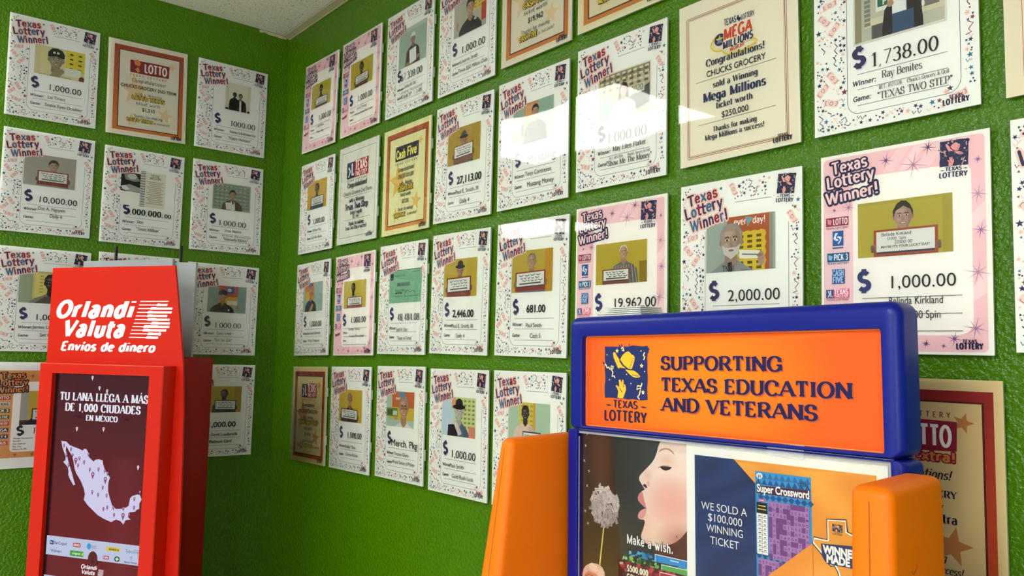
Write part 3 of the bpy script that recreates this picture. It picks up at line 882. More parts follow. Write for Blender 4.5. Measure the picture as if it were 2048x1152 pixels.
# ------------------------------------------------------------------ photographs printed on the certificates
def photo_art(x0, y0, x1, y1, bg, people=(), extras=(), late=(), check=None, skinshade=.22, border=None):
    A = Art(z0=.0017)
    if border:
        A.rect(x0 - 1.2, y0 - 1.2, x1 + 1.2, y1 + 1.2, border)
    w, h = x1 - x0, y1 - y0
    A.clip = (x0, y0, x1, y1)
    A.rect(x0, y0, x1, y1, bg)
    X = lambda u: x0 + u * w
    Y = lambda v: y0 + v * h
    def extra(e):
        k = e[0]
        if k == 'r':
            A.rect(X(e[1]), Y(e[2]), X(e[3]), Y(e[4]), e[5])
        elif k == 'p':
            A.poly([(X(a), Y(b)) for a, b in e[1]], e[2])
        elif k == 'e':
            A.ell(X(e[1]), Y(e[2]), e[3] * h, e[4] * h, e[5])
        elif k == 'dots':                                   # a banner printed with rows of small signs
            A.up()
            _, a, b, c, d, nx, ny, col = e
            for i in range(nx):
                for j in range(ny):
                    cx, cy = X(a + (c - a) * (i + .5) / nx), Y(b + (d - b) * (j + .5) / ny)
                    A._add([(cx - .035 * w, cy - .025 * h), (cx + .035 * w, cy - .025 * h), (cx + .035 * w, cy + .025 * h), (cx - .035 * w, cy + .025 * h)], col)
        elif k == 't':
            A.pen(e[1], X(e[2]), Y(e[3]), e[4] * h, e[5], .16, .12, serif=.1 if len(e) > 6 else 0, cond=.9)
        elif k == 'l':
            A.line([(X(a), Y(b)) for a, b in e[1]], e[2] * h, e[3])
        elif k == 'rag':
            _, a, b, c, d, col = e
            n = 9
            pts = [(X(a + (c - a) * i / n), Y(b + (.02 if i % 2 else 0))) for i in range(n + 1)] + [(X(c + (.02 if i % 2 else 0)), Y(b + (d - b) * i / n)) for i in range(1, n)] + [(X(c), Y(d)), (X(a), Y(d))]
            A.poly(pts, col)
    for e in extras:
        extra(e)
    for (cx, cy, s, skin, hair, style, shirt, opt) in people:
        hx, hy, R = X(cx), Y(cy), s * h
        dk = mixc(skin, '#000000', skinshade)
        lt = mixc(skin, '#ffffff', .1)
        sw = opt.get('sw', 2.5) * R
        if style in ('long', 'bob'):
            L = 2.4 if style == 'long' else 1.35
            A.poly([(hx - R * .95, hy - R * .3), (hx - R * .6, hy - R * 1.1), (hx, hy - R * 1.3), (hx + R * .6, hy - R * 1.1), (hx + R * .95, hy - R * .3), (hx + R * 1.1, hy + R * L * .6), (hx + R * .9, hy + R * L), (hx - R * .9, hy + R * L), (hx - R * 1.1, hy + R * L * .6)], hair)
        top = hy + R * 1.28
        sh = [(hx - R * .42, top - R * .1), (hx - R * .9, top + R * .25), (hx - sw * .72, top + R * .6), (hx - sw, top + R * 1.3), (hx - sw * 1.12, top + R * 3.2), (hx - sw * 1.15, y1 + 5), (hx + sw * 1.15, y1 + 5), (hx + sw * 1.12, top + R * 3.2), (hx + sw, top + R * 1.3), (hx + sw * .72, top + R * .6), (hx + R * .9, top + R * .25), (hx + R * .42, top - R * .1)]
        A.poly(sh, shirt)
        A.poly([(hx + sw * .3, top + R * .5), (hx + sw * .72, top + R * .6), (hx + sw, top + R * 1.3), (hx + sw * 1.12, top + R * 3.2), (hx + sw * 1.12, y1 + 5), (hx + sw * .6, y1 + 5)], mixc(shirt, '#000000', .22))
        if opt.get('stripes'):
            A.up()
            for k in range(-4, 5):
                A.line([(hx + k * sw * .2, top + R * .6), (hx + k * sw * .25, y1)], R * .1, opt['stripes'], up=False)
        if opt.get('open'):
            A.poly([(hx - R * .4, top), (hx + R * .4, top), (hx + R * .5, y1), (hx - R * .3, y1)], opt['open'])
        A.poly([(hx - R * .42, hy + R * .5), (hx + R * .42, hy + R * .5), (hx + R * .5, top + R * .15), (hx, top + R * .6), (hx - R * .5, top + R * .15)], dk)
        if opt.get('collar'):
            A.polys([[(hx - R * .5, top - R * .1), (hx, top + R * .6), (hx - R * .5, top + R * .8), (hx - R * .9, top + R * .2)], [(hx + R * .5, top - R * .1), (hx, top + R * .6), (hx + R * .5, top + R * .8), (hx + R * .9, top + R * .2)]], opt['collar'])
        A.ell(hx - R * .74, hy + R * .05, R * .13, R * .24, dk, up=True); A.ell(hx + R * .74, hy + R * .05, R * .13, R * .24, dk, up=False)
        face = [(hx + R * .74 * math.cos(t) * (1 if math.sin(t) < .2 else 1 - .2 * (math.sin(t) - .2)), hy + R * 1.02 * math.sin(t)) for t in [k * PI / 12 for k in range(24)]]
        A.poly(face, skin)
        A.poly([(hx + R * .3, hy - R * .8), (hx + R * .6, hy - R * .5), (hx + R * .73, hy), (hx + R * .58, hy + R * .6), (hx + R * .2, hy + R * .98), (hx + R * .42, hy + R * .4)], dk)
        A.ell(hx - R * .2, hy - R * .45, R * .34, R * .2, lt)
        A.ell(hx - R * .36, hy + R * .28, R * .16, R * .14, lt, up=False)
        # features
        fc = mixc(skin, '#120808', .8)
        for e in (-1, 1):
            A.ell(hx + e * R * .29, hy - R * .07, R * .13, R * .075, '#e8e2da', up=e < 0)
        for e in (-1, 1):
            A.ell(hx + e * R * .29, hy - R * .06, R * .075, R * .08, '#15100e', up=e < 0)
            A.line([(hx + e * R * .45, hy - R * .2), (hx + e * R * .3, hy - R * .27), (hx + e * R * .13, hy - R * .22)], R * .09, fc, up=False)
        A.poly([(hx, hy - R * .05), (hx + R * .15, hy + R * .32), (hx + R * .02, hy + R * .38), (hx - R * .1, hy + R * .33)], dk)
        A.poly([(hx - R * .27, hy + R * .54), (hx, hy + R * .52), (hx + R * .27, hy + R * .54), (hx + R * .14, hy + R * .68), (hx - R * .14, hy + R * .68)], mixc(skin, '#5a1410', .5))
        if opt.get('smile', 1):
            A.poly([(hx - R * .2, hy + R * .55), (hx + R * .2, hy + R * .55), (hx + R * .1, hy + R * .61), (hx - R * .1, hy + R * .61)], '#efe8e0')
        if opt.get('glasses'):
            for e in (-1, 1):
                A.line([(hx + e * R * .3 + R * .22 * math.cos(k * PI / 5), hy - R * .06 + R * .17 * math.sin(k * PI / 5)) for k in range(11)], R * .06, '#15130f', up=e < 0)
        if opt.get('beard'):
            A.poly([(hx - R * .68, hy + R * .2), (hx - R * .4, hy + R * .42), (hx, hy + R * .42), (hx + R * .4, hy + R * .42), (hx + R * .68, hy + R * .2), (hx + R * .55, hy + R * .8), (hx, hy + R * 1.15), (hx - R * .55, hy + R * .8)], opt['beard'])
            A.ell(hx, hy + R * .6, R * .2, R * .07, mixc(skin, '#5a1410', .5))
        # hair and hats
        if style == 'short' or style == 'long' or style == 'bob':
            A.poly([(hx - R * .8, hy + R * .0), (hx - R * .86, hy - R * .5), (hx - R * .55, hy - R * 1.08), (hx, hy - R * 1.24), (hx + R * .55, hy - R * 1.08), (hx + R * .86, hy - R * .5), (hx + R * .8, hy), (hx + R * .66, hy - R * .38), (hx + R * .3, hy - R * .66), (hx - R * .35, hy - R * .6), (hx - R * .64, hy - R * .36)], hair)
        elif style == 'thin':
            A.poly([(hx - R * .78, hy + R * .05), (hx - R * .84, hy - R * .5), (hx - R * .5, hy - R * 1.02), (hx, hy - R * 1.12), (hx + R * .5, hy - R * 1.02), (hx + R * .84, hy - R * .5), (hx + R * .78, hy + R * .05), (hx + R * .68, hy - R * .5), (hx + R * .3, hy - R * .88), (hx - R * .3, hy - R * .88), (hx - R * .68, hy - R * .5)], hair)
        elif style == 'back':
            A.poly([(hx - R * .8, hy + R * .1), (hx - R * .84, hy - R * .5), (hx - R * .5, hy - R * 1.1), (hx - R * .1, hy - R * 1.32), (hx + R * .3, hy - R * 1.26), (hx + R * .6, hy - R * .95), (hx + R * .84, hy - R * .4), (hx + R * .8, hy + R * .1), (hx + R * .62, hy - R * .52), (hx + R * .05, hy - R * .86), (hx - R * .6, hy - R * .5)], hair)
        elif style == 'cap':
            A.poly([(hx - R * .86, hy - R * .3), (hx - R * .84, hy - R * .8), (hx - R * .45, hy - R * 1.3), (hx + R * .1, hy - R * 1.38), (hx + R * .6, hy - R * 1.2), (hx + R * .88, hy - R * .75), (hx + R * .86, hy - R * .3), (hx, hy - R * .5)], hair)
            A.poly([(hx - R * .9, hy - R * .22), (hx - R * .6, hy - R * .52), (hx, hy - R * .6), (hx + R * .6, hy - R * .52), (hx + R * .9, hy - R * .22), (hx, hy - R * .4)], mixc(hair, '#000000', .5))
            if opt.get('badge'):
                A.polys([[(hx - R * .35, hy - R * .9), (hx - R * .1, hy - R * .95), (hx - R * .1, hy - R * .72), (hx - R * .35, hy - R * .7)], [(hx + R * .05, hy - R * .95), (hx + R * .3, hy - R * .92), (hx + R * .3, hy - R * .7), (hx + R * .05, hy - R * .72)]], opt['badge'])
        elif style == 'hat':
            A.poly([(hx - R * .75, hy - R * .5), (hx - R * .65, hy - R * 1.2), (hx - R * .2, hy - R * 1.5), (hx + R * .3, hy - R * 1.48), (hx + R * .7, hy - R * 1.15), (hx + R * .78, hy - R * .5)], hair)
            A.ell(hx, hy - R * .52, R * 1.25, R * .3, mixc(hair, '#000000', .35))
            A.poly([(hx - R * .78, hy - R * .5), (hx - R * .7, hy - R * .72), (hx + R * .72, hy - R * .72), (hx + R * .78, hy - R * .5), (hx, hy - R * .38)], mixc(hair, '#000000', .6))
    if check:
        a, b, c, d, fr, cskin = check[:6]
        t = check[6] if len(check) > 6 else 0.0
        wds = check[7] if len(check) > 7 else None
        def Q(u, v):                                        # a board held a little aslant
            return (X(a + (c - a) * u) , Y(b + (d - b) * v - t * u))
        A.poly([Q(0, 0), Q(1, 0), Q(1, 1), Q(0, 1)], fr)
        A.poly([Q(.045, .07), Q(.955, .07), Q(.955, .8), Q(.045, .8)], '#dbdcd6')
        A.poly([Q(.045, .74), Q(.955, .74), Q(.955, .8), Q(.045, .8)], '#3a3d4c')
        hw = (c - a) * w
        if wds:
            fs = (d - b) * h
            for k, (s, u, v, sz) in enumerate(wds):
                q = Q(u, v)
                A.pen(s, q[0], q[1], sz * fs, '#1d1b20', .15, .12, cond=1.05, rot=-t * h / hw, rnd=True)
            q = Q(.12, .62); A.text("MAYBE IT'S YOUR LUCKY DAY!", q[0], q[1] + .0, .075 * fs, '#6b5a22', bold=.03, fit=.76 * hw, rot=-t * h / hw)
            q = Q(.2, .93); A.text('Next Time It Could Be You!', q[0], q[1], .075 * fs, '#2a1612', bold=.02, fit=.6 * hw, rot=-t * h / hw)
        else:
            rg = random.Random(int(a * 1000 + b * 100))
            A.up()
            for j, v in enumerate((.18, .32, .46)):
                u = .12 + .06 * j
                while u < .82:
                    l = rg.uniform(.05, .16)
                    p, q = Q(u, v + rg.uniform(-.03, .02)), Q(u + l, v + rg.uniform(-.03, .02))
                    m = Q(u + l / 2, v + .05)
                    A.line([p, m, q], .018 * h, '#2b2a30', up=False)
                    u += l + .04
            A.line([Q(.14, .62), Q(.86, .62)], .032 * h, '#5a5032', up=False)
        if cskin:
            for u in (-.02, 1.02):
                q = Q(u, .62)
                A.ell(q[0], q[1], .035 * h, .07 * h, cskin, up=u < 0)
                for k in range(3):
                    A.ell(q[0] - (u - .5) * .03 * h, q[1] - .05 * h + k * .05 * h, .045 * h, .02 * h, mixc(cskin, '#000000', .12 * k), up=False)
    for e in late:
        extra(e)
    return A.mesh('photo')
# ------------------------------------------------------------------ the setting
def setting():
    def st(o):
        return tag(o, kind='structure')
    st(box('floor', -5.2, -6.2, -.1, 4.4, .12, 0, M['floor']))
    # ceiling with openings for the light panels is not needed: the panels hang just below the tiles
    st(box('ceiling', -5.2, -6.2, CEIL + .006, 4.4, .12, CEIL + .1, M['ceiling']))
    st(box('wall_right', -.12, .0085, 0, 4.4, .13, CEIL + .006, M['green']))
    st(box('wall_left', -.13, -.98, 0, -.005, .0085, CEIL + .006, M['green']))
    st(box('wall_far', -5.2, .0085, 0, -.12, .13, CEIL + .006, M['beige']))
    st(box('wall_west', -5.3, -6.2, 0, -5.2, .12, CEIL + .006, M['beige']))
    bm = bmesh.new()
    box_bm(bm, 4.4, -6.2, 0, 4.5, -4.6, CEIL + .006); box_bm(bm, 4.4, -2.4, 0, 4.5, .12, CEIL + .006)
    box_bm(bm, 4.4, -4.6, 0, 4.5, -2.4, .7); box_bm(bm, 4.4, -4.6, 2.3, 4.5, -2.4, CEIL + .006)
    st(mesh_obj('wall_east', bm_mesh(bm, 'wall_east'), M['beige']))
    o = st(box('window_3', 4.47, -4.6, .7, 4.49, -2.4, 2.3, M['fill_glow']))  # unseen window added to brighten the left wall
    bm = bmesh.new()
    for p, q, r, s in ((-4.6, .7, -4.54, 2.3), (-2.46, .7, -2.4, 2.3), (-4.6, .7, -2.4, .76), (-4.6, 2.24, -2.4, 2.3), (-3.53, .7, -3.47, 2.3)):
        box_bm(bm, 4.41, p, q, 4.46, r, s)
    mesh_obj('window_frame', bm_mesh(bm, 'window_frame'), M['black'], o)
    # shop front behind the camera: wall with two unseen windows added as fill light
    bm = bmesh.new()
    xs = [(-5.2, .3), (1.25, 1.35), (2.3, 4.4)]
    for a, b in xs:
        box_bm(bm, a, -6.3, 0, b, -6.2, CEIL + .006)
    for a, b in ((.3, 1.25), (1.35, 2.3)):
        box_bm(bm, a, -6.3, 0, b, -6.2, .7); box_bm(bm, a, -6.3, 2.2, b, -6.2, CEIL + .006)
    st(mesh_obj('wall_back', bm_mesh(bm, 'wall_back'), M['beige']))
    for i, (a, b) in enumerate(((.3, 1.25), (1.35, 2.3))):
        o = st(box('window_%d' % (i + 1), a, -6.29, .7, b, -6.27, 2.2, M['day']))
        bm = bmesh.new()
        for p, q, r, s in ((a, .7, a + .06, 2.2), (b - .06, .7, b, 2.2), (a, .7, b, .76), (a, 2.14, b, 2.2), ((a + b) / 2 - .03, .7, (a + b) / 2 + .03, 2.2)):
            box_bm(bm, p, -6.26, q, r, -6.21, s)
        mesh_obj('window_frame', bm_mesh(bm, 'window_frame'), M['black'], o)
    # wall angle that carries the ceiling tiles along the right wall
    bm = bmesh.new()
    box_bm(bm, -.0083, -.0195, CEIL - .002, 4.4, .0083, CEIL + .0005)
    box_bm(bm, -.0083, .0062, CEIL - .0045, 4.4, .0083, CEIL + .004)
    st(mesh_obj('trim_1', bm_mesh(bm, 'trim'), M['angle']))
    rg = random.Random(2)
    pts = []
    # ragged line of old paint and filler where the left wall meets the tiles
    bm = bmesh.new()
    y = -.10
    prev = None
    while y < -.002:
        z = CEIL - .0015 - rg.uniform(0, .004) - .004 * (y + .1) / .1
        a, b = bm.verts.new((-.004, y, CEIL + .004)), bm.verts.new((-.004, y, z))
        if prev:
            bm.faces.new([prev[0], prev[1], b, a])
        prev = (a, b); y += .008
    st(mesh_obj('trim_2', bm_mesh(bm, 'trim'), M['angle']))
    for i, (x0, y0, x1, y1) in enumerate(TROFFERS):
        t = empty('ceiling_light', Matrix.Translation(((x0 + x1) / 2, (y0 + y1) / 2, CEIL)))
        w, d = (x1 - x0) / 2, (y1 - y0) / 2
        bm = bmesh.new()
        for p in ((-w - .02, -d - .02, w + .02, -d), (-w - .02, d, w + .02, d + .02), (-w - .02, -d, -w, d), (w, -d, w + .02, d)):
            box_bm(bm, p[0], p[1], -.008, p[2], p[3], .006)
        mesh_obj('lamp_frame', bm_mesh(bm, 'lamp_frame'), M['lampframe'], t)
        box('diffuser', -w, -d, -.004, w, d, .004, M['lamp'], t)
        where = ['nearest the left wall', 'beyond the left wall, nearer the far wall', 'beyond the left wall, in the second row', 'added for fill, nearest the camera', 'added for fill, second in the row from the camera', 'added for fill, third in the row from the camera', 'added for fill, last in the row from the camera'][i]
        tag(t, 'white fluorescent ceiling light panel ' + where, 'ceiling light', 'fluorescent ceiling light panels')

# ------------------------------------------------------------------ certificates in clear sleeves
W_, H_ = .2299, .29
def shared_meshes():
    bm = bmesh.new()
    box_bm(bm, -W_ / 2, -H_ / 2, -.0032, W_ / 2, H_ / 2, .0006)
    SH['backing'] = bm_mesh(bm, 'backing'); SH['backing'].materials.append(M['clear_edge'])
    me = bpy.data.meshes.new('clear_cover')
    a, b = W_ / 2 + .0012, H_ / 2 + .0012
    me.from_pydata([(-a, -b, .0042), (a, -b, .0042), (a, b, .0042), (-a, b, .0042)], [], [(0, 1, 2, 3)])
    me.materials.append(M['film']); SH['cover'] = me
    bm = bmesh.new()
    box_bm(bm, W_ / 2 - .001, -.013, -.0038, W_ / 2 + .0045, .013, -.0006)
    SH['tab'] = bm_mesh(bm, 'tab'); SH['tab'].materials.append(M['clear_edge'])
    for k, f in (('c_sheet', confetti_art), ('c_head', headline_art), ('c_logo', confetti_logo_art), ('p_sheet', pink_art), ('p_head', pink_headline_art), ('p_logo', pink_logo_art)):
        SH[k] = f(); SH[k].materials.append(M['ink'])
SH = {}
ROT = {'R': Matrix.Rotation(PI / 2, 4, 'X'), 'L': Matrix.Rotation(PI / 2, 4, 'Z') @ Matrix.Rotation(PI / 2, 4, 'X')}
def sleeve(name, wall, u, z, tilt, label, tabs=()):
    off = .0
    pos = (u, -off, z) if wall == 'R' else (off, u, z)
    t = empty(name, Matrix.Translation(pos) @ ROT[wall] @ Matrix.Rotation(tilt, 4, 'Z'))
    tag(t, label, 'certificate', 'certificates hung on the right wall' if wall == 'R' else 'certificates hung on the left wall')
    link(bpy.data.objects.new('backing', SH['backing']), t)
    link(bpy.data.objects.new('clear_cover', SH['cover']), t)
    for ty in tabs:
        o = link(bpy.data.objects.new('tab', SH['tab']), t); o.location = (0, ty, 0)
    return t
SERIF = dict(thick=.118, thin=.042, serif=.14, cond=.84)
def certificate(wall, u, z, tilt, kind, label, photo, amount, winner='', game='', extra=None, tabs=()):
    t = sleeve('winner_certificate', wall, u, z, tilt, label, tabs)
    for part, nm in (('sheet', 'sheet'), ('head', 'headline'), ('logo', 'logo')):
        link(bpy.data.objects.new(nm, SH[kind + '_' + part]), t)
    if photo is not None:
        photo.materials.append(M['ink']); link(bpy.data.objects.new('photo', photo), t)
    A = Art(z0=.0026)
    for it in [amount, winner, game] + list(extra or []):
        if not it:
            continue
        s, x, y, size, style = it[:5]
        fit = it[5] if len(it) > 5 else None
        if style == 'serif':
            A.pen(s, x, y, size, '#16161c', fit=fit, **SERIF)
        elif style == 'serifb':
            A.pen(s, x, y, size, '#101014', .2, .06, .15, .85, fit=fit)
        else:
            A.text(s, x, y, size, '#18181e', bold=.022 if style == 'bold' else (-.004 if style == 'light' else 0), fit=fit)
    if A.f:
        me = A.mesh('lettering'); me.materials.append(M['ink'])
        link(bpy.data.objects.new('lettering', me), t)
    return t

TAN = '#c98f5a'
def award(wall, u, z, tilt, label, paper, inner, f_top, f_bot, logo, lines, tabs=(), star='#e0c69c', scrawl=True):
    """congratulations certificate: paper, red to orange frame, inner sheet, pale stars, emblem and lines of writing"""
    t = sleeve('award_certificate', wall, u, z, tilt, label, tabs)
    A = Art(z0=.001)
    paper_ground(A, paper)
    n = 12
    A.up()
    for k in range(n):
        a, b = 6.3 + 113.5 * k / n, 6.3 + 113.5 * (k + 1) / n
        A._add([(7.3, a), (95.2, a), (95.2, b), (7.3, b)], mixc(f_top, f_bot, (k + .5) / n))
    A.rect(12.9, 12.2, 90.3, 116, mixc(f_top, '#201018', .75))
    A.rect(14.2, 13.2, 89.2, 114.8, inner)
    A.up()
    A.star(34, 64, 21, star, -.1, up=False); A.star(72.5, 92, 11, star, .2, up=False); A.star(31, 104, 9.5, star, -.15, up=False); A.star(79.5, 24, 6, star, .3, up=False)
    m = A.mesh('sheet'); m.materials.append(M['ink']); link(bpy.data.objects.new('sheet', m), t)
    A = Art(z0=.0017)
    logo(A)
    m = A.mesh('logo'); m.materials.append(M['ink']); link(bpy.data.objects.new('logo', m), t)
    A = Art(z0=.0026)
    for it in lines:
        s, y, size, style = it[:4]
        fit = it[4] if len(it) > 4 else None
        cx = it[5] if len(it) > 5 else 51
        if style == 'hand': A.pen(s, cx, y, size, '#2e2c2a', .1, .09, cond=.9, align='c', fit=fit, rnd=True, jit=.06, track=.08)
        elif style == 'gold': A.pen(s, cx, y, size, '#f0d53c', .2, .18, cond=.85, align='c', fit=fit, halo=('#1c1a14', .22))
        elif style == 'sans': A.text(s, cx, y, size, '#1c1b1e', bold=.012, align='c', fit=fit)
        elif style == 'script': A.pen(s, cx, y, size, '#2a2020', .15, .06, cond=.8, align='c', fit=fit, rnd=True, shear=.25)
        elif style == 'serifb': A.pen(s, cx, y, size, '#1c1a2a', .2, .06, .15, .85, align='c', fit=fit)
        elif style == 'words': emblem_words(A, 81, 117.6, 14, '#241d3e')
    m = A.mesh('lettering'); m.materials.append(M['ink']); link(bpy.data.objects.new('lettering', m), t)
    return t
def lotto_logo(A, extra=False):
    red = '#8c1f30'
    A.poly([(26.8, 24), (60, 23.2), (76.5, 23.6), (76, 40), (52, 41), (27, 40.6)], red)
    A.poly([(31, 24.5), (36, 22), (40, 27), (38, 31), (33, 30)], '#d98b3a'); A.poly([(33, 36), (37, 32), (39, 38), (36, 40)], '#d98b3a')
    A.pen('LOTTO', 59.5, 37.5, 11, '#f3ece2', .19, .17, cond=.6, align='c', fit=29)
    A.pen('TEXAS LOTTERY', 51, 45, 2.2, red, .14, .13, cond=.7, align='c', fit=48, track=.5)
    if extra:
        A.pen('TEXAS LOTTERY', 51, 21.6, 3.0, red, .15, .14, cond=.7, align='c', fit=48, track=.5)
        A.pen('Extra!', 64, 46, 5, '#c9803c', .22, .2, align='c', fit=24, halo=(red, .24))
def twostep_logo(A, x0=29, y0=23, x1=73, y1=41):
    w, h = x1 - x0, y1 - y0
    A.rect(x0, y0, x0 + w * .36, y1, '#262c4c'); A.rect(x0 + w * .36, y0 - 1, x1, y1, '#a8232c')
    A.line([(x0 + w * .08, y0 + h * .3), (x0 + w * .16, y0 + h * .55), (x0 + w * .08, y0 + h * .9)], w * .05, '#e6e4ea')
    A.line([(x0 + w * .24, y0 + h * .1), (x0 + w * .25, y0 + h * .8), (x0 + w * .34, y0 + h * .78)], w * .06, '#e6e4ea', up=False)
    A.pen('TEXAS', x0 + w * .68, y0 + h * .58, h * .56, '#f3ece6', .22, .2, cond=.7, align='c', fit=w * .56)
    A.pen('TWO STEP', x0 + w * .68, y0 + h * .94, h * .26, '#f3ece6', .2, .18, cond=.8, align='c', fit=w * .54)
    A.pen('TEXAS LOTTERY', x0 + w * .5, y1 + 4.2, 2.4, '#4a2a34', .14, .13, cond=.7, align='c', fit=w, track=.5)
def cash_logo(A):
    A.rect(27, 23.5, 76, 41, '#262a3c')
    for k in range(8):
        A.star(29 + 6.3 * k, 25 + (k * 7 % 15), 1.6, '#8f93a4', k)
    A.pen('Cash', 39.5, 38, 9.5, '#e8df7c', .22, .2, cond=.8, align='c', fit=20, rnd=True, halo=('#14160f', .2)); A.pen('Five', 63, 37, 9.5, '#e8df7c', .22, .2, cond=.8, align='c', fit=20, rnd=True, halo=('#14160f', .2))
    A.pen('TEXAS LOTTERY', 51, 45.5, 2.4, '#3a3c44', .14, .13, cond=.7, align='c', fit=48, track=.5)
Z0 = 1.45
CB = dict(x0=23.5, y0=28, x1=80, y1=67)          # photo box on the confetti certificates
PB = dict(x0=24.4, y0=33.5, x1=80, y1=67.4)      # and on the pink ones
OLIVE, OLIVE2 = '#b7a53c', '#a89230'
def P_(box, bg, people=(), extras=(), late=(), check=None, **k):
    return photo_art(box['x0'], box['y0'], box['x1'], box['y1'], bg, people, extras, late, check, **k)
DARK, BROWN, TANN, PALE, GREYSK = '#3a2a20', '#6a4a36', '#a97c5c', '#cda286', '#8f8578'
REDF = '#8e3a2c'
def amt(s, x=82, y=87.5, size=7.6, style='sans', fit=None):
    return (s, x, y, size, style, fit)
def certificates():
    c = certificate
    # ---- left wall
    c('L', -0.6984, 2.2361, 0.0113, 'c', 'confetti-bordered certificate with a man in a dark cap before a yellow banner',
      photo_art(28.3, 32, 84, 69, '#d8cf9a', [(.42, .42, .29, '#9c8f74', '#23221f', 'cap', '#d3cda2', dict(badge='#e6e2d4', stripes='#a8a27a', sw=1.7))],
        [('r', .62, 0, 1, .72, '#d6c93c'), ('dots', .64, .05, .99, .7, 2, 4, '#4a4a2c'), ('r', .0, 0, .12, 1, '#d5c7a0')],
        [('r', .6, .62, .93, .9, '#d9dccb'), ('p', [(.3, 1), (.42, .74), (.55, .7), (.6, .78), (.5, 1)], '#9a8c6c'), ('e', .95, .95, .09, .12, '#6a3a1c')]),
      ('1,000.00', 44, 87, 7.2, 'sans', 38), ('Lai Trieu', 44.5, 98, 4, 'sans', 19), ('Snake Eyes Doubler', 42, 108, 3.9, 'sans', 42))
    award('L', -0.4423, 2.2364, 0.0257, 'cream certificate with red to orange frame, between two confetti certificates at top of left wall',
          '#e9e2cd', '#e3dcc8', '#a5402c', '#cf7a34', lotto_logo,
          [('Congratulations!', 53, 4.2, 'hand', 43), ('CHUCKS GROCERY 2ND TERM', 61.8, 4.3, 'sans', 70), ('sold a Winning', 70.2, 3.6, 'hand', 34), ('LOTTO TEXAS', 76.2, 4.6, 'gold', 41),
           ('ticket worth', 83, 3.6, 'hand', 31), ('$1,310', 91, 4.6, 'sans', 16), ('Thanks for making', 100, 3.4, 'hand', 37), ('LOTTO TEXAS', 106, 3.8, 'gold', 32, 41), ('a success!', 106, 3, 'hand', 21, 69), ('', 0, 0, 'words')])
    c('L', -0.1807, 2.2394, -0.0006, 'c', 'confetti-bordered certificate whose photo shows two people in black standing arm in arm',
      photo_art(40, 26, 75, 65, '#d2cdb4', [(.36, .42, .085, '#2c2420', '#1a1614', 'short', '#171617', dict(sw=2.1)), (.6, .44, .09, '#8a7864', '#1a1614', 'short', '#1b1b1d', dict(open='#d9d5c4', sw=2.3))],
        [('r', .12, 0, .9, 1, '#ddd8c2')], [('r', 0, .93, .12, 1, '#23211f'), ('r', .9, .93, 1, 1, '#23211f')], border='#e6e2d3'),
      ('1000.00', 48, 88, 7.4, 'serif', 37), ('Ronnie Schattemueckie', 48, 98, 3.6, 'serif', 38), ('"Happy Holidays"', 46, 107.5, 4, 'serif', 34))
    c('L', -0.6938, 1.9100, 0.0028, 'c', 'confetti-bordered certificate reading 10,000.00 under a photo on a grey backdrop',
      P_(CB, '#a5a193', [(.56, .33, .17, '#a88a6c', '#3b3128', 'short', '#8f8d84', {})], check=(.26, .5, .86, .95, REDF, '#8a6a52')),
      ('10,000.00', 40, 87, 7.2, 'sans', 44), ('Dat A. Nguyen', 41, 96.6, 4, 'sans', 30), ('Daily 4', 54, 105, 4.2, 'sans', 14))
    A = photo_art(21.5, 27, 77, 75, '#efece2', extras=[('r', 0, .1, .44, .62, '#1c1b1b'), ('p', [(.05, .12), (.3, .12), (.43, .3), (.3, .34), (.1, .3)], '#8c8a86'), ('e', .24, .2, .12, .08, '#c9c7c0'), ('p', [(.02, .48), (.2, .42), (.44, .5), (.44, .6), (.2, .62), (.02, .58)], '#a8a6a0'), ('p', [(.0, .5), (.1, .46), (.2, .56), (.1, .6)], '#e6e4dc'),
        ('r', .44, .0, .54, 1, '#6f6e68'), ('dots', .43, .0, .55, 1, 2, 14, '#c9c8c0'), ('r', .54, .02, 1, 1, '#dfdac8'), ('t', 'TEXAS', .66, .13, .06, '#23211f', 1), ('t', 'MILLION', .64, .2, .06, '#23211f', 1)] +
        [('l', [(.57 + .03 * (k % 3), .28 + .05 * k), (.95 - .04 * (k % 2), .28 + .05 * k)], .016, '#8d897c') for k in range(13)])
    c('L', -0.4374, 1.9055, -0.0009, 'c', 'confetti-bordered certificate reading 1,000,000.00 with a printed receipt strip', A,
      ('1,000,000.', 30, 86.5, 7.4, 'serifb', 47), ('Don', 44, 97.4, 3.8, 'serif', 8), ('"Texas Million"', 43, 107, 4.2, 'serif', 30), [('00', 78, 86.5, 5, 'serifb', 9)])
    c('L', -0.1797, 1.9100, 0.0053, 'c', 'confetti-bordered certificate with a man in a brown jacket on a green patterned backdrop',
      photo_art(29, 29, 82, 66, '#8d9a86', [(.52, .4, .155, '#a78066', '#1c1815', 'short', '#5b4c3a', dict(open='#d6d4c8', sw=2.4))],
        [('dots', .02, .05, .98, .95, 9, 7, '#6f8070'), ('dots', .06, .02, .9, .8, 7, 5, '#a9b3a2')], [('p', [(.33, .72), (.58, .7), (.6, .98), (.36, .98)], '#d9d8cd'), ('p', [(.5, .62), (.55, .62), (.56, .75), (.52, .78)], '#23222a')], border='#dcdccc'),
      ('1,000.00', 38, 89, 7.2, 'serif', 40), ('Jesus Najera', 47, 97.5, 3.8, 'serif', 24), ('"Mariachi Money"', 46, 109.6, 4, 'serif', 36), [('RET #121328', 44, 104, 2, 'serif', 15), ("Chuck's Grocery & Grill", 62, 104, 2, 'serif', 23)])
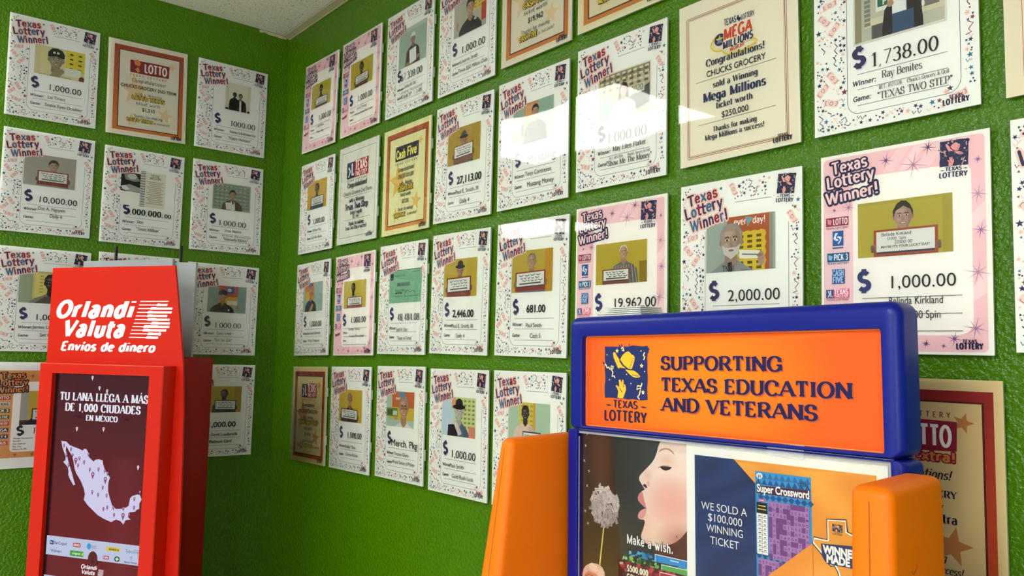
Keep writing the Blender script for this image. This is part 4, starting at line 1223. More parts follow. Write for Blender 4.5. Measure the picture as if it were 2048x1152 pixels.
    c('L', -0.6855, 1.5780, -0.0020, 'c', 'confetti-bordered certificate partly hidden by the left edge of the red kiosk header',
      P_(CB, '#9aa58a', [(.62, .36, .26, '#33291f', '#1d1916', 'thin', '#7d8274', dict(smile=0))], [('r', .26, .02, 1, .88, '#cdbf6a'), ('r', .3, .06, .98, .84, '#d9cc7c'), ('dots', .34, .1, .98, .7, 4, 6, '#b9a958')], [('p', [(.3, 1), (.5, .78), (.75, .78), (.6, 1)], '#5c5448')]),
      ('1,000.00', 42, 87.5, 7, 'sans', 40), ('James Lightfoot', 41, 98, 4, 'sans', 34), ('Set for Life', 49, 107.5, 4, 'sans', 24))
    c('L', -0.4345, 1.5849, 0.0000, 'c', 'confetti-bordered certificate almost wholly hidden behind the grey boards on top of the kiosk', None, ('1,000.00', 42, 87.5, 7, 'sans', 40))
    c('L', -0.1793, 1.5780, -0.0062, 'c', 'confetti-bordered certificate just right of the red kiosk header, teal and orange photo',
      photo_art(29, 29.5, 83, 67, '#87a09a', [(.38, .4, .19, '#a8805f', '#1d1a18', 'cap', '#17181c', dict(sw=2.3, collar='#23242a'))],
        [('r', .28, 0, .78, .6, '#b8502c'), ('r', .28, .4, .78, .75, '#d0a23c'), ('p', [(.45, .05), (.66, .02), (.7, .25), (.5, .3)], '#4a6a9c'), ('e', .55, .15, .08, .06, '#cfd6e0')],
        [('r', .5, .55, .76, .7, '#d6d8c6'), ('e', .55, .9, .035, .04, '#c9c9c4'), ('e', .78, .8, .07, .09, '#a8805f')]),
      ('1,000.00', 40, 88.5, 7, 'serif', 38), ('Gary Lentz', 44, 98, 4, 'serif', 22), ('"Set for Life"', 41, 107.5, 4, 'serif', 25))
    # the orange one in a white margin
    t = sleeve('winner_certificate', 'L', -0.6945, 1.2585, 0.0000, 'orange-bordered certificate with a wide white margin, left of the kiosk screen')
    A = Art(z0=.001)
    paper_ground(A, '#efeeea')
    A.poly(rrect(4, 10, 94, 113.5, 2, 4), '#d9985c')
    A.poly(rrect(30, 23.5, 86, 106.6, 4, 5), '#f0eee9')
    for b in ((49, 16.5, 4.5), (66, 17, 6), (20, 109.5, 3), (36, 110, 3.4), (54, 110, 4), (91, 60, 4), (91, 90, 5), (12, 70, 4), (12, 96, 5)):
        burst(A, b[0], b[1], b[2], '#8a5a34', 8, .4)
    for k, (cl, s) in enumerate((('#a3262c', 'LOTTO'), ('#c9ccc4', 'TEXAS'), ('#2c5a34', 'PICK 3'), ('#3c4a2c', 'CASH FIVE'), ('#b02a34', 'TEXAS TWO STEP'), ('#3a2c44', 'MEGA'), ('#27304c', 'DAILY 4'), ('#b0402c', 'BONUS'))):
        y = 40 + 7.6 * k
        A.rect(11, y, 27.5, y + 4.6, cl); A.pen(s, 19.3, y + 3.7, 2.8, '#f0ebdf' if k != 1 else '#3a3a50', .2, .18, cond=.8, align='c', fit=14)
    A.pen('$', 36, 86.5, 10, '#1d2a36', .27, .23, fit=9)
    for k in range(5):
        A.text(('Winner Hometown:', 'Retailer:', 'Ret. Address:', 'Ret. City:', 'District & LSR:')[k], 33, 91.5 + 3.2 * k, 1.7, '#3c3c40', bold=.01)
    m = A.mesh('sheet'); m.materials.append(M['ink']); link(bpy.data.objects.new('sheet', m), t)
    A = Art(z0=.0026)
    for s, x, y, f in (('Texas', 17, 20, 25), ('Lottery', 14, 28.5, 31), ('Winner!', 13, 37, 33)):
        A.pen(s, x, y, 7, '#d98a58', .17, .14, cond=.8, fit=f, rot=-.06, halo=('#1f1612', .27))
    m = A.mesh('headline'); m.materials.append(M['ink']); link(bpy.data.objects.new('headline', m), t)
    m = photo_art(38, 34.7, 82, 75, '#c8a942', [(.62, .42, .2, '#2b221c', '#171412', 'short', '#2a2c34', {})], [('r', 0, 0, .2, .95, '#a6a59c'), ('r', 0, .86, 1, 1, '#4a3a34')], check=(.28, .52, .95, .96, '#2b2f3c', None))
    m.materials.append(M['ink']); link(bpy.data.objects.new('photo', m), t)
    A = Art(z0=.0026); A.text('1,000.00', 52, 85.5, 7, '#1c1c22', fit=32); m = A.mesh('lettering'); m.materials.append(M['ink']); link(bpy.data.objects.new('lettering', m), t)
    c('L', -0.1765, 1.2567, -0.0060, 'c', 'confetti-bordered certificate half hidden behind the shaded red side of the kiosk',
      photo_art(33, 30, 82, 66, OLIVE, [(.5, .3, .17, '#4a382c', '#2a211b', 'thin', '#3a4252', dict(glasses=1, beard='#2c241e'))], [('r', .8, 0, 1, 1, OLIVE2)], check=(.24, .52, .85, .98, '#2b3440', '#4a382c', -.02)),
      ('1,000.00', 36, 86, 7, 'bold', 40), ('David Loudermilk', 42, 98, 3.8, 'bold', 37), ('Platinum Card', 40, 107.5, 3.8, 'bold', 31))
    # ---- right wall, column by the corner
    TB = (.07, -.07)
    c('R', 0.2723, 2.2343, -0.0186, 'p', 'pink-bordered certificate at the top of the column beside the corner',
      P_(PB, OLIVE, [(.5, .3, .17, '#2e231c', '#1b1512', 'short', '#3d2f36', {})], check=(.24, .6, .86, 1.0, '#5a4a3c', None)), ('1,000.00', 48, 87, 7.6, 'light', 38), ('Luiz Franco', 46, 96, 3, 'sans', 20), ('Poker Face', 46, 104, 3, 'sans', 20), tabs=TB)
    c('R', 0.2756, 1.9052, 0.0040, 'c', 'confetti-bordered certificate with a man in a blue shirt, second in the column beside the corner',
      P_(CB, '#c4a23c', [(.5, .3, .18, '#54402f', '#1f1a16', 'thin', '#3c5a70', {})], check=(.2, .56, .86, .98, '#4a5560', None)), ('1,000.00', 42, 88, 7, 'sans', 36), ('Alfonso Pitts', 43, 98.5, 3.8, 'sans', 26), ('Cash Bars Bonus', 40, 108, 3.8, 'sans', 32), tabs=TB)
    c('R', 0.2774, 1.5828, 0.0189, 'c', 'confetti-bordered certificate with an orange and teal photo, third in the column beside the corner',
      P_(CB, '#9fb6ae', [(.4, .38, .16, '#b98c6c', '#8d7a62', 'thin', '#33414c', {})], [('r', .1, 0, .56, .6, '#cf7a3c'), ('r', .12, .3, .5, .6, '#d9b04c'), ('p', [(.25, .02), (.5, .02), (.45, .16), (.3, .18)], '#4a6a9c')], [('p', [(.3, 1), (.48, .72), (.56, .78), (.46, 1)], '#b98c6c')]),
      ('1,000.00', 44, 87.5, 7, 'sans', 36), ('Sherwood Gantzery', 40, 98, 3.6, 'sans', 38), ('Winter Treasures', 42, 108, 3.6, 'sans', 34), tabs=TB)
    award('R', 0.2823, 1.2580, 0.0219, 'tan certificate with a dark red frame at the bottom of the column beside the corner', '#dcc98f', '#dcc990', '#8f2c1f', '#b4562a', twostep_logo,
          [('Congratulations!', 53, 4.6, 'script', 36), ('CHUCKS GROCERY', 61.5, 4.6, 'sans', 58), ('sold a Winning', 69, 4, 'script', 30), ('TEXAS TWO STEP', 76, 4.8, 'gold', 60), ('ticket worth', 83, 4, 'script', 24), ('$1,454', 91, 4.4, 'sans', 18), ('Thanks for making', 99.5, 3.8, 'script', 32), ('TEXAS TWO STEP', 106, 4, 'gold', 46, 44), ('a success!', 106, 3.4, 'script', 18, 77), ('', 0, 0, 'words')], TB, star='#c9864e')
    # column two
    c('R', 0.5330, 2.2358, 0.0072, 'p', 'pink-bordered certificate with a person in a dark shirt holding a red-framed check, top row',
      P_(PB, OLIVE, [(.5, .3, .18, '#5a4030', '#1c1512', 'back', '#4a3440', {})], check=(.22, .56, .82, .98, '#7a4030', '#5a4030', .04)), ('1,000.00', 44, 87, 7.4, 'light', 38), ('Long Truong', 44, 97, 3, 'sans', 24), ('Home Sweet for Home', 40, 104, 3, 'sans', 44), tabs=TB)
    t = award2('R', 0.5382, 1.9103, 0.0009, 'pale grey certificate with a thin line border and a red and navy emblem', TB)
    c('R', 0.5424, 1.5860, 0.0147, 'p', 'pink-bordered certificate with a man in a grey shirt, below the pale grey certificate',
      P_(PB, '#c2b04a', [(.44, .28, .18, '#3d2e25', '#241c18', 'thin', '#77787c', dict(beard='#2a211c', collar='#8a8b90'))], check=(.18, .6, .84, 1.0, '#9a5a52', None)), ('1,000.00', 44, 86, 7.4, 'sans', 38), ('Loretta Torres', 40, 95, 3, 'sans', 28), ('Instant Powerball', 42, 103.4, 3, 'sans', 36), tabs=TB)
    c('R', 0.5427, 1.2640, 0.0194, 'c', 'confetti-bordered certificate with a man in dark jacket, right of the tan certificate',
      P_(CB, '#c3a93a', [(.48, .3, .18, '#a5785a', '#8f7a64', 'thin', '#33261f', dict(beard='#b09a86'))], check=(.1, .58, .84, .98, '#54382c', '#8a6a52', -.03)), ('1,000.00', 46, 86, 7, 'sans', 36), ('Bobby Tabin', 42, 98.5, 3.8, 'sans', 26), ('Casino Action', 44, 107.5, 3.8, 'sans', 30), tabs=TB)
    # column three
    c('R', 0.7957, 2.2360, 0.0060, 'c', 'confetti-bordered certificate reading 67,339.00 with a person in a white cap',
      photo_art(28, 26, 86, 72, '#9fb2a2', [(.52, .34, .12, '#9c7c66', '#dfe4dc', 'cap', '#4a2f34', dict(sw=2.4))], [('r', 0, 0, 1, .1, '#aebcae')], [('p', [(.4, .62), (.64, .58), (.66, .94), (.42, .98)], '#dde2dc'), ('e', .36, .96, .07, .05, '#9c7c66'), ('e', .72, .86, .07, .05, '#9c7c66')]),
      ('67,339.00', 34, 87.5, 8, 'serif', 46), ('Joshua M. Diaz', 42, 97.5, 4, 'serif', 26), ('"Cash 5"  7-3-05', 36, 109.4, 4.4, 'serif', 44), [('RET #121328', 36, 103.4, 1.9, 'serif', 15), ("Chuck's Grocery & Grill", 56, 103.4, 1.9, 'serif', 24)], tabs=TB)
    award('R', 0.7983, 1.9102, 0.0060, 'yellow-cream certificate with an orange frame and a black emblem with yellow letters', '#e3dfa8', '#dfdca6', '#a9502c', '#d08a3e', cash_logo,
          [('Congratulations!', 54, 4.6, 'script', 34), ('CHUCKS GROCERY', 62, 4.6, 'sans', 34), ('sold a Winning', 70, 4, 'script', 26), ('CASH FIVE', 77, 5.4, 'gold', 32), ('ticket worth', 83.5, 4, 'script', 22), ('$37,538', 91.5, 4.4, 'sans', 14), ('Thanks for making', 100, 3.8, 'script', 32), ('CASH FIVE', 106.5, 4, 'gold', 24, 40), ('a success!', 106.5, 3.4, 'script', 20, 66), ('', 0, 0, 'words')], TB, star='#d8b45c')
    c('R', 0.7975, 1.5924, -0.0009, 'c', 'confetti-bordered certificate reading 48,484.08 showing a green check',
      photo_art(23.5, 30.5, 90, 68, '#7fb292', extras=[('r', 0, 0, 1, .02, '#30433a'), ('r', .03, .1, .13, .3, '#26323a'), ('t', 'PAYABLE AT TEXAS', .18, .2, .05, '#4a6a58'), ('r', .25, .38, .66, .5, '#5a8c70'), ('t', 'PAY TO DIAZ', .28, .49, .08, '#1f3a30'), ('t', 'TEXAS LOTTERY', .2, .66, .06, '#27443a'), ('r', .2, .68, .42, .72, '#24332c'), ('l', [(.5, .7), (.6, .62), (.66, .7), (.74, .64), (.82, .7)], .02, '#27443a'), ('l', [(.5, .82), (.98, .8)], .012, '#3a5a4a'), ('l', [(.18, .8), (.44, .8)], .012, '#3a5a4a'), ('l', [(.7, .1), (.96, .08)], .012, '#3a5a4a'), ('e', .5, .78, .03, .02, '#3a5a4a')]),
      ('48,484.08', 43, 88, 7.4, 'serif', 46), ('Josh W. Diaz', 42, 100, 3.8, 'serif', 24), ('"Game of Texas"', 44, 109.6, 3.8, 'serif', 32), tabs=TB)
    c('R', 0.8055, 1.2716, 0.0125, 'c', 'confetti-bordered certificate reading Merch. Pkg under a photo with a grey-haired man',
      P_(CB, '#a9c0b0', [(.64, .46, .30, '#b98f74', '#8c8a86', 'thin', '#d6d3c8', dict(glasses=1))], [('r', .2, 0, 1, .52, '#c4693c'), ('r', .12, .45, 1, .8, '#cdb43c'), ('p', [(.42, .02), (.7, .02), (.66, .14), (.46, .14)], '#5a8cb0'), ('t', 'every day!', .34, .24, .1, '#f1e6d8')],
        [('r', .0, .48, .42, .72, '#6f8a4c'), ('r', .04, .52, .22, .68, '#4a5c3c'), ('r', .25, .55, .4, .68, '#c4d0c0'), ('e', .36, .76, .08, .06, '#b98f74')]),
      ('Merch. Pkg', 35, 88.5, 7.4, 'sans', 54), ('Thomas Glenn', 42, 98.5, 3.8, 'sans', 30), ('World Series of Poker', 38, 107.5, 3.8, 'sans', 46), tabs=TB)
    # column four
    c('R', 1.0527, 2.2365, 0.0040, 'c', 'confetti-bordered certificate with a short-haired person in a black t-shirt, cut by top of photo',
      photo_art(28, 26, 84, 68, '#b2b0a2', [(.52, .36, .2, '#b8917a', '#2c2420', 'short', '#2c2d33', dict(sw=2.3))], [('r', .46, 0, 1, .5, '#d4c24c'), ('dots', .5, .02, .98, .48, 4, 5, '#a8983c'), ('r', .86, .4, 1, .85, '#b8442c')], [('e', .12, .72, .06, .12, '#b8917a'), ('e', .68, .72, .05, .03, '#c9c9c9')]),
      ('1,000.00', 42, 88, 7.4, 'light', 42), ('Laverne Smith', 41, 98.5, 4, 'light', 31), ('Texas $50 Million Club', 38, 108, 4, 'light', 50))
    c('R', 1.0511, 1.9151, -0.0122, 'c', 'confetti-bordered certificate reading 27,113.00 with a man in a hat and a check',
      P_(CB, '#ab9038', [(.5, .36, .16, '#9c7460', '#5c5044', 'hat', '#6a5a4c', {})], check=(.2, .5, .8, .95, '#8a5848', '#8a6454', .04)), ('27,113.00', 42, 88, 7.4, 'bold', 42), ('Paul E. Smith, III', 40, 98.5, 4, 'sans', 40), ('Daily 4', 48, 109, 4.4, 'sans', 17))
    c('R', 1.0506, 1.5953, -0.0136, 'c', 'confetti-bordered certificate reading 2,446.00 with a person in a dark hat and a check',
      P_(CB, '#b9a23c', [(.5, .3, .17, '#9c7460', '#2e2a26', 'hat', '#6a6258', dict(smile=1))], check=(.1, .5, .84, 1.0, '#8a3c2c', '#7a5a48', .03)), ('2,446.00', 41, 88, 7.2, 'bold', 36), ('Paul E. Smith, III', 40, 99, 4, 'sans', 37), ('Daily 4', 48, 109, 4.2, 'sans', 15))
    c('R', 1.0595, 1.2705, 0.0082, 'c', 'confetti-bordered certificate with a person in a hat and denim shirt, bottom row',
      P_(CB, '#bcd0da', [(.52, .36, .22, '#b9b4ae', '#2c2a2a', 'hat', '#5a6a86', dict(sw=2.0))], [('r', .38, 0, 1, .85, '#c9cf8c'), ('dots', .4, .03, 1, .8, 5, 7, '#7f8c5a'), ('r', .3, .02, .42, .3, '#d8a06c')],
        [('p', [(.2, .72), (.5, .68), (.48, 1), (.18, 1)], '#232228'), ('r', .82, .72, 1, 1, '#cf8a6c'), ('p', [(.36, .66), (.46, .62), (.62, .92), (.52, .98)], '#cfc8c0'), ('r', .12, .58, .38, .7, '#c4d2dc')]),
      ('1,000.00', 40, 88.5, 7.4, 'light', 42), ('Paul Smith', 39, 98.5, 4, 'light', 24), ('Gold Rush Luck', 43, 108.6, 4, 'light', 36))
    # column five
    award('R', 1.3067, 2.2445, 0.0020, 'cream certificate with an orange frame reading $19,962, cut by the top of the photo', '#e2dac4', '#ddd6c0', '#a5402c', '#c97c38', cash_logo,
          [('Congratulations!', 53, 4.2, 'hand', 43), ('CHUCKS GROCERY', 61.8, 4.3, 'sans', 50), ('sold a Winning', 70.2, 3.6, 'hand', 34), ('CASH FIVE', 76.2, 5, 'gold', 36), ('ticket worth', 83, 3.8, 'hand', 34), ('$19,962', 92, 5, 'sans', 22), ('Thanks for making', 101, 3.6, 'hand', 40), ('CASH FIVE', 107.5, 4.6, 'gold', 26, 41), ('a success!', 107.5, 3.4, 'hand', 22, 67), ('', 0, 0, 'words')])
    c('R', 1.3027, 1.9166, 0.0038, 'c', 'confetti-bordered certificate reading Mustang in its amount line',
      P_(CB, '#93ac9a', [(.56, .26, .15, '#b08a6c', '#231d1a', 'short', '#33383c', {})], [('r', .28, 0, .62, 1, '#c08a5c'), ('r', .3, .06, .6, .5, '#d0a070'), ('r', .0, .62, .1, .9, '#d8c060'), ('r', .2, .5, .28, .8, '#3a4a44')]),
      ('Mustang', 44, 86.5, 7.6, 'sans', 40), ('Tony Contreras', 42, 98, 4, 'sans', 36), ('Mustang Money', 45, 108.5, 4.4, 'sans', 37))
    c('R', 1.3075, 1.5936, -0.0124, 'c', 'confetti-bordered certificate reading 681.00 with an older man holding a check',
      P_(CB, '#b5a040', [(.5, .28, .18, '#b08872', '#77706a', 'thin', '#6c7484', {})], [('r', .82, 0, 1, 1, '#b98c28')], check=(.1, .52, .84, .98, '#8a3c2c', '#a07a60', .03)), ('681.00', 46, 85.6, 6.6, 'bold', 26), ('Paul Smith', 45.7, 99.2, 3.8, 'sans', 22), ('Cash 5', 51.7, 108.8, 4, 'sans', 15))
    c('R', 1.3077, 1.2725, 0.0040, 'c', 'confetti-bordered certificate half hidden behind the left orange divider of the play station',
      P_(CB, '#a9bfa6', [(.42, .26, .16, '#33271f', '#1c1613', 'short', '#d8bcae', {})], [('r', .26, 0, .64, .75, '#cdbb50'), ('dots', .3, .02, .62, .7, 3, 6, '#a89a40'), ('r', .6, 0, .66, .8, '#c8a030')], check=(.36, .66, .8, 1.1, '#33393c', '#c79a80')), ('1,000.00', 41, 88, 7.2, 'sans', 40))
    # column six
    award('R', 1.5547, 2.2490, 0.0020, 'cream certificate of which only the orange bottom edge shows at the top of the photo', '#e4dcb8', '#dfd7b4', '#a5402c', '#c98238', lotto_logo,
          [('Congratulations!', 53, 4.2, 'hand', 43), ('Thanks for making', 100, 3.6, 'hand', 40), ('MEGA MILLIONS', 106.5, 4.6, 'gold', 34, 43), ('a success!', 106.5, 3.4, 'hand', 22, 73), ('', 0, 0, 'words')])
    c('R', 1.5568, 1.9225, -0.0039, 'c', 'confetti-bordered certificate with a long-haired woman before store shelves',
      photo_art(27, 31, 83, 71, '#b8ae94', [(.5, .42, .13, '#b58f7c', '#2a1d18', 'long', '#d9d5cc', {})], [('r', 0, 0, 1, .2, '#8c846c'), ('dots', .0, .0, 1, .34, 9, 3, '#d8cda4'), ('dots', .03, .04, 1, .4, 7, 3, '#5a5c54'), ('r', 0, .45, .3, 1, '#97a8a8'), ('p', [(.62, .6), (1, .42), (1, .82), (.62, .95)], '#4c4f4c'), ('r', .6, .38, .9, .56, '#cfd0b8'), ('t', '1020', .66, .52, .12, '#6a6c58')], border='#ded9cc'),
      ('1,000.00', 37, 90, 8.4, 'serif', 44), ('May Ellen Parker', 44, 97.5, 4.2, 'serif', 36), ('"Show Me The Money"', 37, 109.4, 4.6, 'serif', 49), [('RET #121328', 40, 104, 2.2, 'serif', 15), ("Chuck's Grocery & Grill", 60, 104, 2.2, 'serif', 24)])
    c('R', 1.5597, 1.5985, 0.0000, 'p', 'pink-bordered certificate reading 19,962.00 with an old man in a striped shirt',
      P_(PB, '#b3a032', [(.56, .26, .16, '#b28a70', '#c9c4ba', 'thin', '#6f6964', dict(stripes='#b4aea6', sw=2.6))], [('r', .86, .5, 1, 1, '#8c7420')], check=(.14, .64, .68, 1.0, '#7a4434', None)), ('19,962.00', 44, 87, 7.6, 'sans', 46), ('Benjamin Hill', 46, 96, 3.6, 'sans', 28))
    # column seven
    mega('R', 1.8168, 1.9290, 0.0136, 'cream certificate with a double line border reading $250,000')
    c('R', 1.8197, 1.6035, -0.0040, 'c', 'confetti-bordered certificate reading 2,000.00 with a grey-bearded man',
      P_(CB, '#9aa79c', [(.38, .44, .29, '#a58c7a', '#8f8d88', 'thin', '#85898a', dict(beard='#c2bfb8', smile=0, sw=2.1))], [('r', .32, 0, .92, 1, '#a8552e'), ('r', .92, 0, .97, 1, '#8c8f7c'), ('rag', .42, .28, .86, 1.0, '#cfb62c'), ('dots', .46, .34, .84, 1.0, 3, 7, '#5a4f1c'), ('t', 'every day!', .42, .16, .12, '#efe6da', 1), ('p', [(.58, .02), (.7, .06), (.62, .2)], '#6fa0a8')],
        [('p', [(.5, .62), (.8, .66), (.8, .8), (.5, .78)], '#dcdccf'), ('l', [(.54, .7), (.76, .73)], .02, '#5a5c54'), ('e', .81, .8, .07, .13, '#a58c7a'), ('e', .79, .74, .06, .03, '#8d7462'), ('p', [(.33, .84), (.39, .82), (.4, 1), (.34, 1)], '#17171a'), ('t', 'TMU', .25, .99, .1, '#3a3c40', 1)]),
      ('2,000.00', 42, 88, 7.8, 'light', 42), ('Michael Fields', 45, 98, 4, 'sans', 30), ('Weekly Grand', 45, 108, 4, 'sans', 30))
    # column eight
    c('R', 2.0727, 1.9315, -0.0040, 'c', 'confetti-bordered certificate reading 1,738.00 with a person in blue jeans',
      photo_art(28, 27, 82, 71, '#b9b8a6', [(.55, .3, .13, '#b08a72', '#2a211c', 'short', '#2a2528', dict(sw=1.9, open='#c79a44'))], [('r', 0, 0, .08, 1, '#8f8a6c'), ('r', .25, .38, .42, .62, '#dfe0d4'), ('r', .27, .42, .52, .56, '#2f6a54'), ('t', 'Pick 3', .33, .54, .1, '#e8efe6'), ('r', .12, .7, 1, .82, '#cfc8ac'), ('r', .2, .8, .44, 1, '#5a5a58'), ('r', .66, .55, .95, .75, '#74726a'), ('r', .7, .5, 1, .58, '#d8d2b8'), ('dots', .1, .4, .2, .8, 1, 6, '#7f8274')],
        [('r', .44, .72, .68, 1.05, '#35506e'), ('r', .44, .5, .6, .72, '#dedfdb'), ('e', .42, .56, .05, .05, '#b08a72'), ('e', .64, .5, .05, .05, '#b08a72'), ('e', .78, .7, .02, .05, '#e8e8e0')], border='#d8d6c8'),
      ('1,738.00', 38, 88.5, 8.6, 'serif', 41), ('Ray Benites', 45, 97.2, 4.6, 'serif', 24), ('"TEXAS TWO STEP"', 42, 110, 4.4, 'serif', 44), [('RET. #121328', 43, 103.8, 2.4, 'serif', 14), ("Chuck's Grocery & Grill", 60, 103.8, 2.4, 'serif', 24)])
    c('R', 2.0805, 1.6086, -0.0070, 'p', 'pink-bordered certificate with a dark-haired woman holding a large hand-written check',
      P_(PB, '#aea23c', [(.5, .31, .21, '#a8887a', '#2f2825', 'back', '#33302f', dict(sw=1.7, open='#8d8a88', collar='#2a2726'))], [('r', 0, 0, 1, .06, '#a59a3a'), ('r', .9, 0, 1, 1, '#a3973a')],
         check=(.18, .52, .855, 1.06, '#9c4a34', '#8f7264', .0, [('Belinda Kirkland', .13, .22, .1), ('$1000  Spin', .22, .36, .085), ('$1000 00', .34, .5, .1)])),
      ('1,000.00', 42.7, 87, 7.4, 'light', 39), ('Belinda Kirkland', 43, 96.6, 4.4, 'sans', 31.4), ('$1000 Spin', 50, 105, 4.4, 'sans', 23))
    award('R', 2.0877, 1.2865, 0.0000, 'tan certificate with a red frame and stars behind the right orange divider', '#d8bf8c', '#d4ba84', '#8e2420', '#bd4a20', lambda A: lotto_logo(A, True),
          [('Congratulations!', 56, 5, 'script', 44), ('CHUCKS GROCERY', 66, 3.8, 'serifb', 48, 52), ('sold a Winning', 73, 4, 'script', 34), ('Lotto Texas Extra', 80, 5, 'serifb', 50), ('ticket worth', 86, 4, 'script', 30), ('$1,310', 93, 4.6, 'sans', 16), ('Thanks for making', 101, 4, 'script', 37), ('Lotto Texas a success!', 107.5, 4, 'script', 44, 56), ('', 0, 0, 'words')], star='#b87a44')
    # column nine, cut by the right edge
    t = sleeve('award_certificate', 'R', 2.3317, 1.9315, 0.0000, 'plain cream certificate with a thin red line at the top right edge of the photo')
    A = Art(z0=.001); paper_ground(A, '#e3d8bc'); frame_line(A, 9, 9, 91, 117, 1, .35, '#a4604c')
    m = A.mesh('sheet'); m.materials.append(M['ink']); link(bpy.data.objects.new('sheet', m), t)
    A = Art(z0=.0026)
    for s, y, sz, f in (('Congratulations!', 52, 6, 50), ('CHUCKS GROCERY', 61, 5, 50), ('sold a Winning', 70, 5, 38), ('Texas Two Step', 79, 6.4, 52), ('ticket worth', 87, 5, 30)):
        A.pen(s, 50, y, sz, '#23264a', align='c', fit=f, **SERIF)
    m = A.mesh('lettering'); m.materials.append(M['ink']); link(bpy.data.objects.new('lettering', m), t)
    c('R', 2.3347, 1.6115, -0.0040, 'c', 'confetti-bordered certificate cut off by the right edge, below the plain cream one',
      P_(CB, OLIVE, [(.5, .3, .18, '#a8806a', '#33281f', 'short', '#4a4c54', {})], check=(.15, .55, .85, .98, REDF, '#a8806a')), ('1,000.00', 42, 88, 7.6, 'sans', 40))

def award2(wall, u, z, tilt, label, tabs):
    t = sleeve('award_certificate', wall, u, z, tilt, label, tabs)
    A = Art(z0=.001); paper_ground(A, '#dcdcd0'); frame_line(A, 6, 8, 94, 118, .6, .5, '#4a4a48')
    A.line([(16, 66.5), (86, 66.5)], .4, '#3c3c3c'); A.line([(18, 96), (84, 96)], .4, '#3c3c3c', up=False)
    m = A.mesh('sheet'); m.materials.append(M['ink']); link(bpy.data.objects.new('sheet', m), t)
    A = Art(z0=.0017); twostep_logo(A, 22, 22, 76, 43)
    m = A.mesh('logo'); m.materials.append(M['ink']); link(bpy.data.objects.new('logo', m), t)
    A = Art(z0=.0026)
    B = dict(thick=.16, thin=.05, serif=.13, cond=.62, align='c')
    A.pen('Congratulations!', 50, 55, 6.4, '#22283c', fit=50, **B)
    A.text("Chuck's Grocery 2nd Term", 51, 64.5, 5, '#1c1b1e', align='c', fit=72)
    A.pen('sold a Winning', 50, 74, 5, '#22283c', fit=38, **B); A.pen('Texas Two Step', 50, 83.5, 8, '#1c2244', fit=58, **B); A.pen('ticket worth', 50, 90, 5, '#22283c', fit=30, **B)
    A.text('$1,467', 50, 95, 4.4, '#1c1b1e', align='c', fit=18)
    A.pen('Thanks for making', 50, 103.5, 4.6, '#22283c', fit=38, **B); A.pen('Texas Two Step a success!', 50, 109, 4.6, '#22283c', fit=54, **B)
    emblem_words(A, 77, 115.6, 15, '#2c2c40')
    m = A.mesh('lettering'); m.materials.append(M['ink']); link(bpy.data.objects.new('lettering', m), t)
    return t
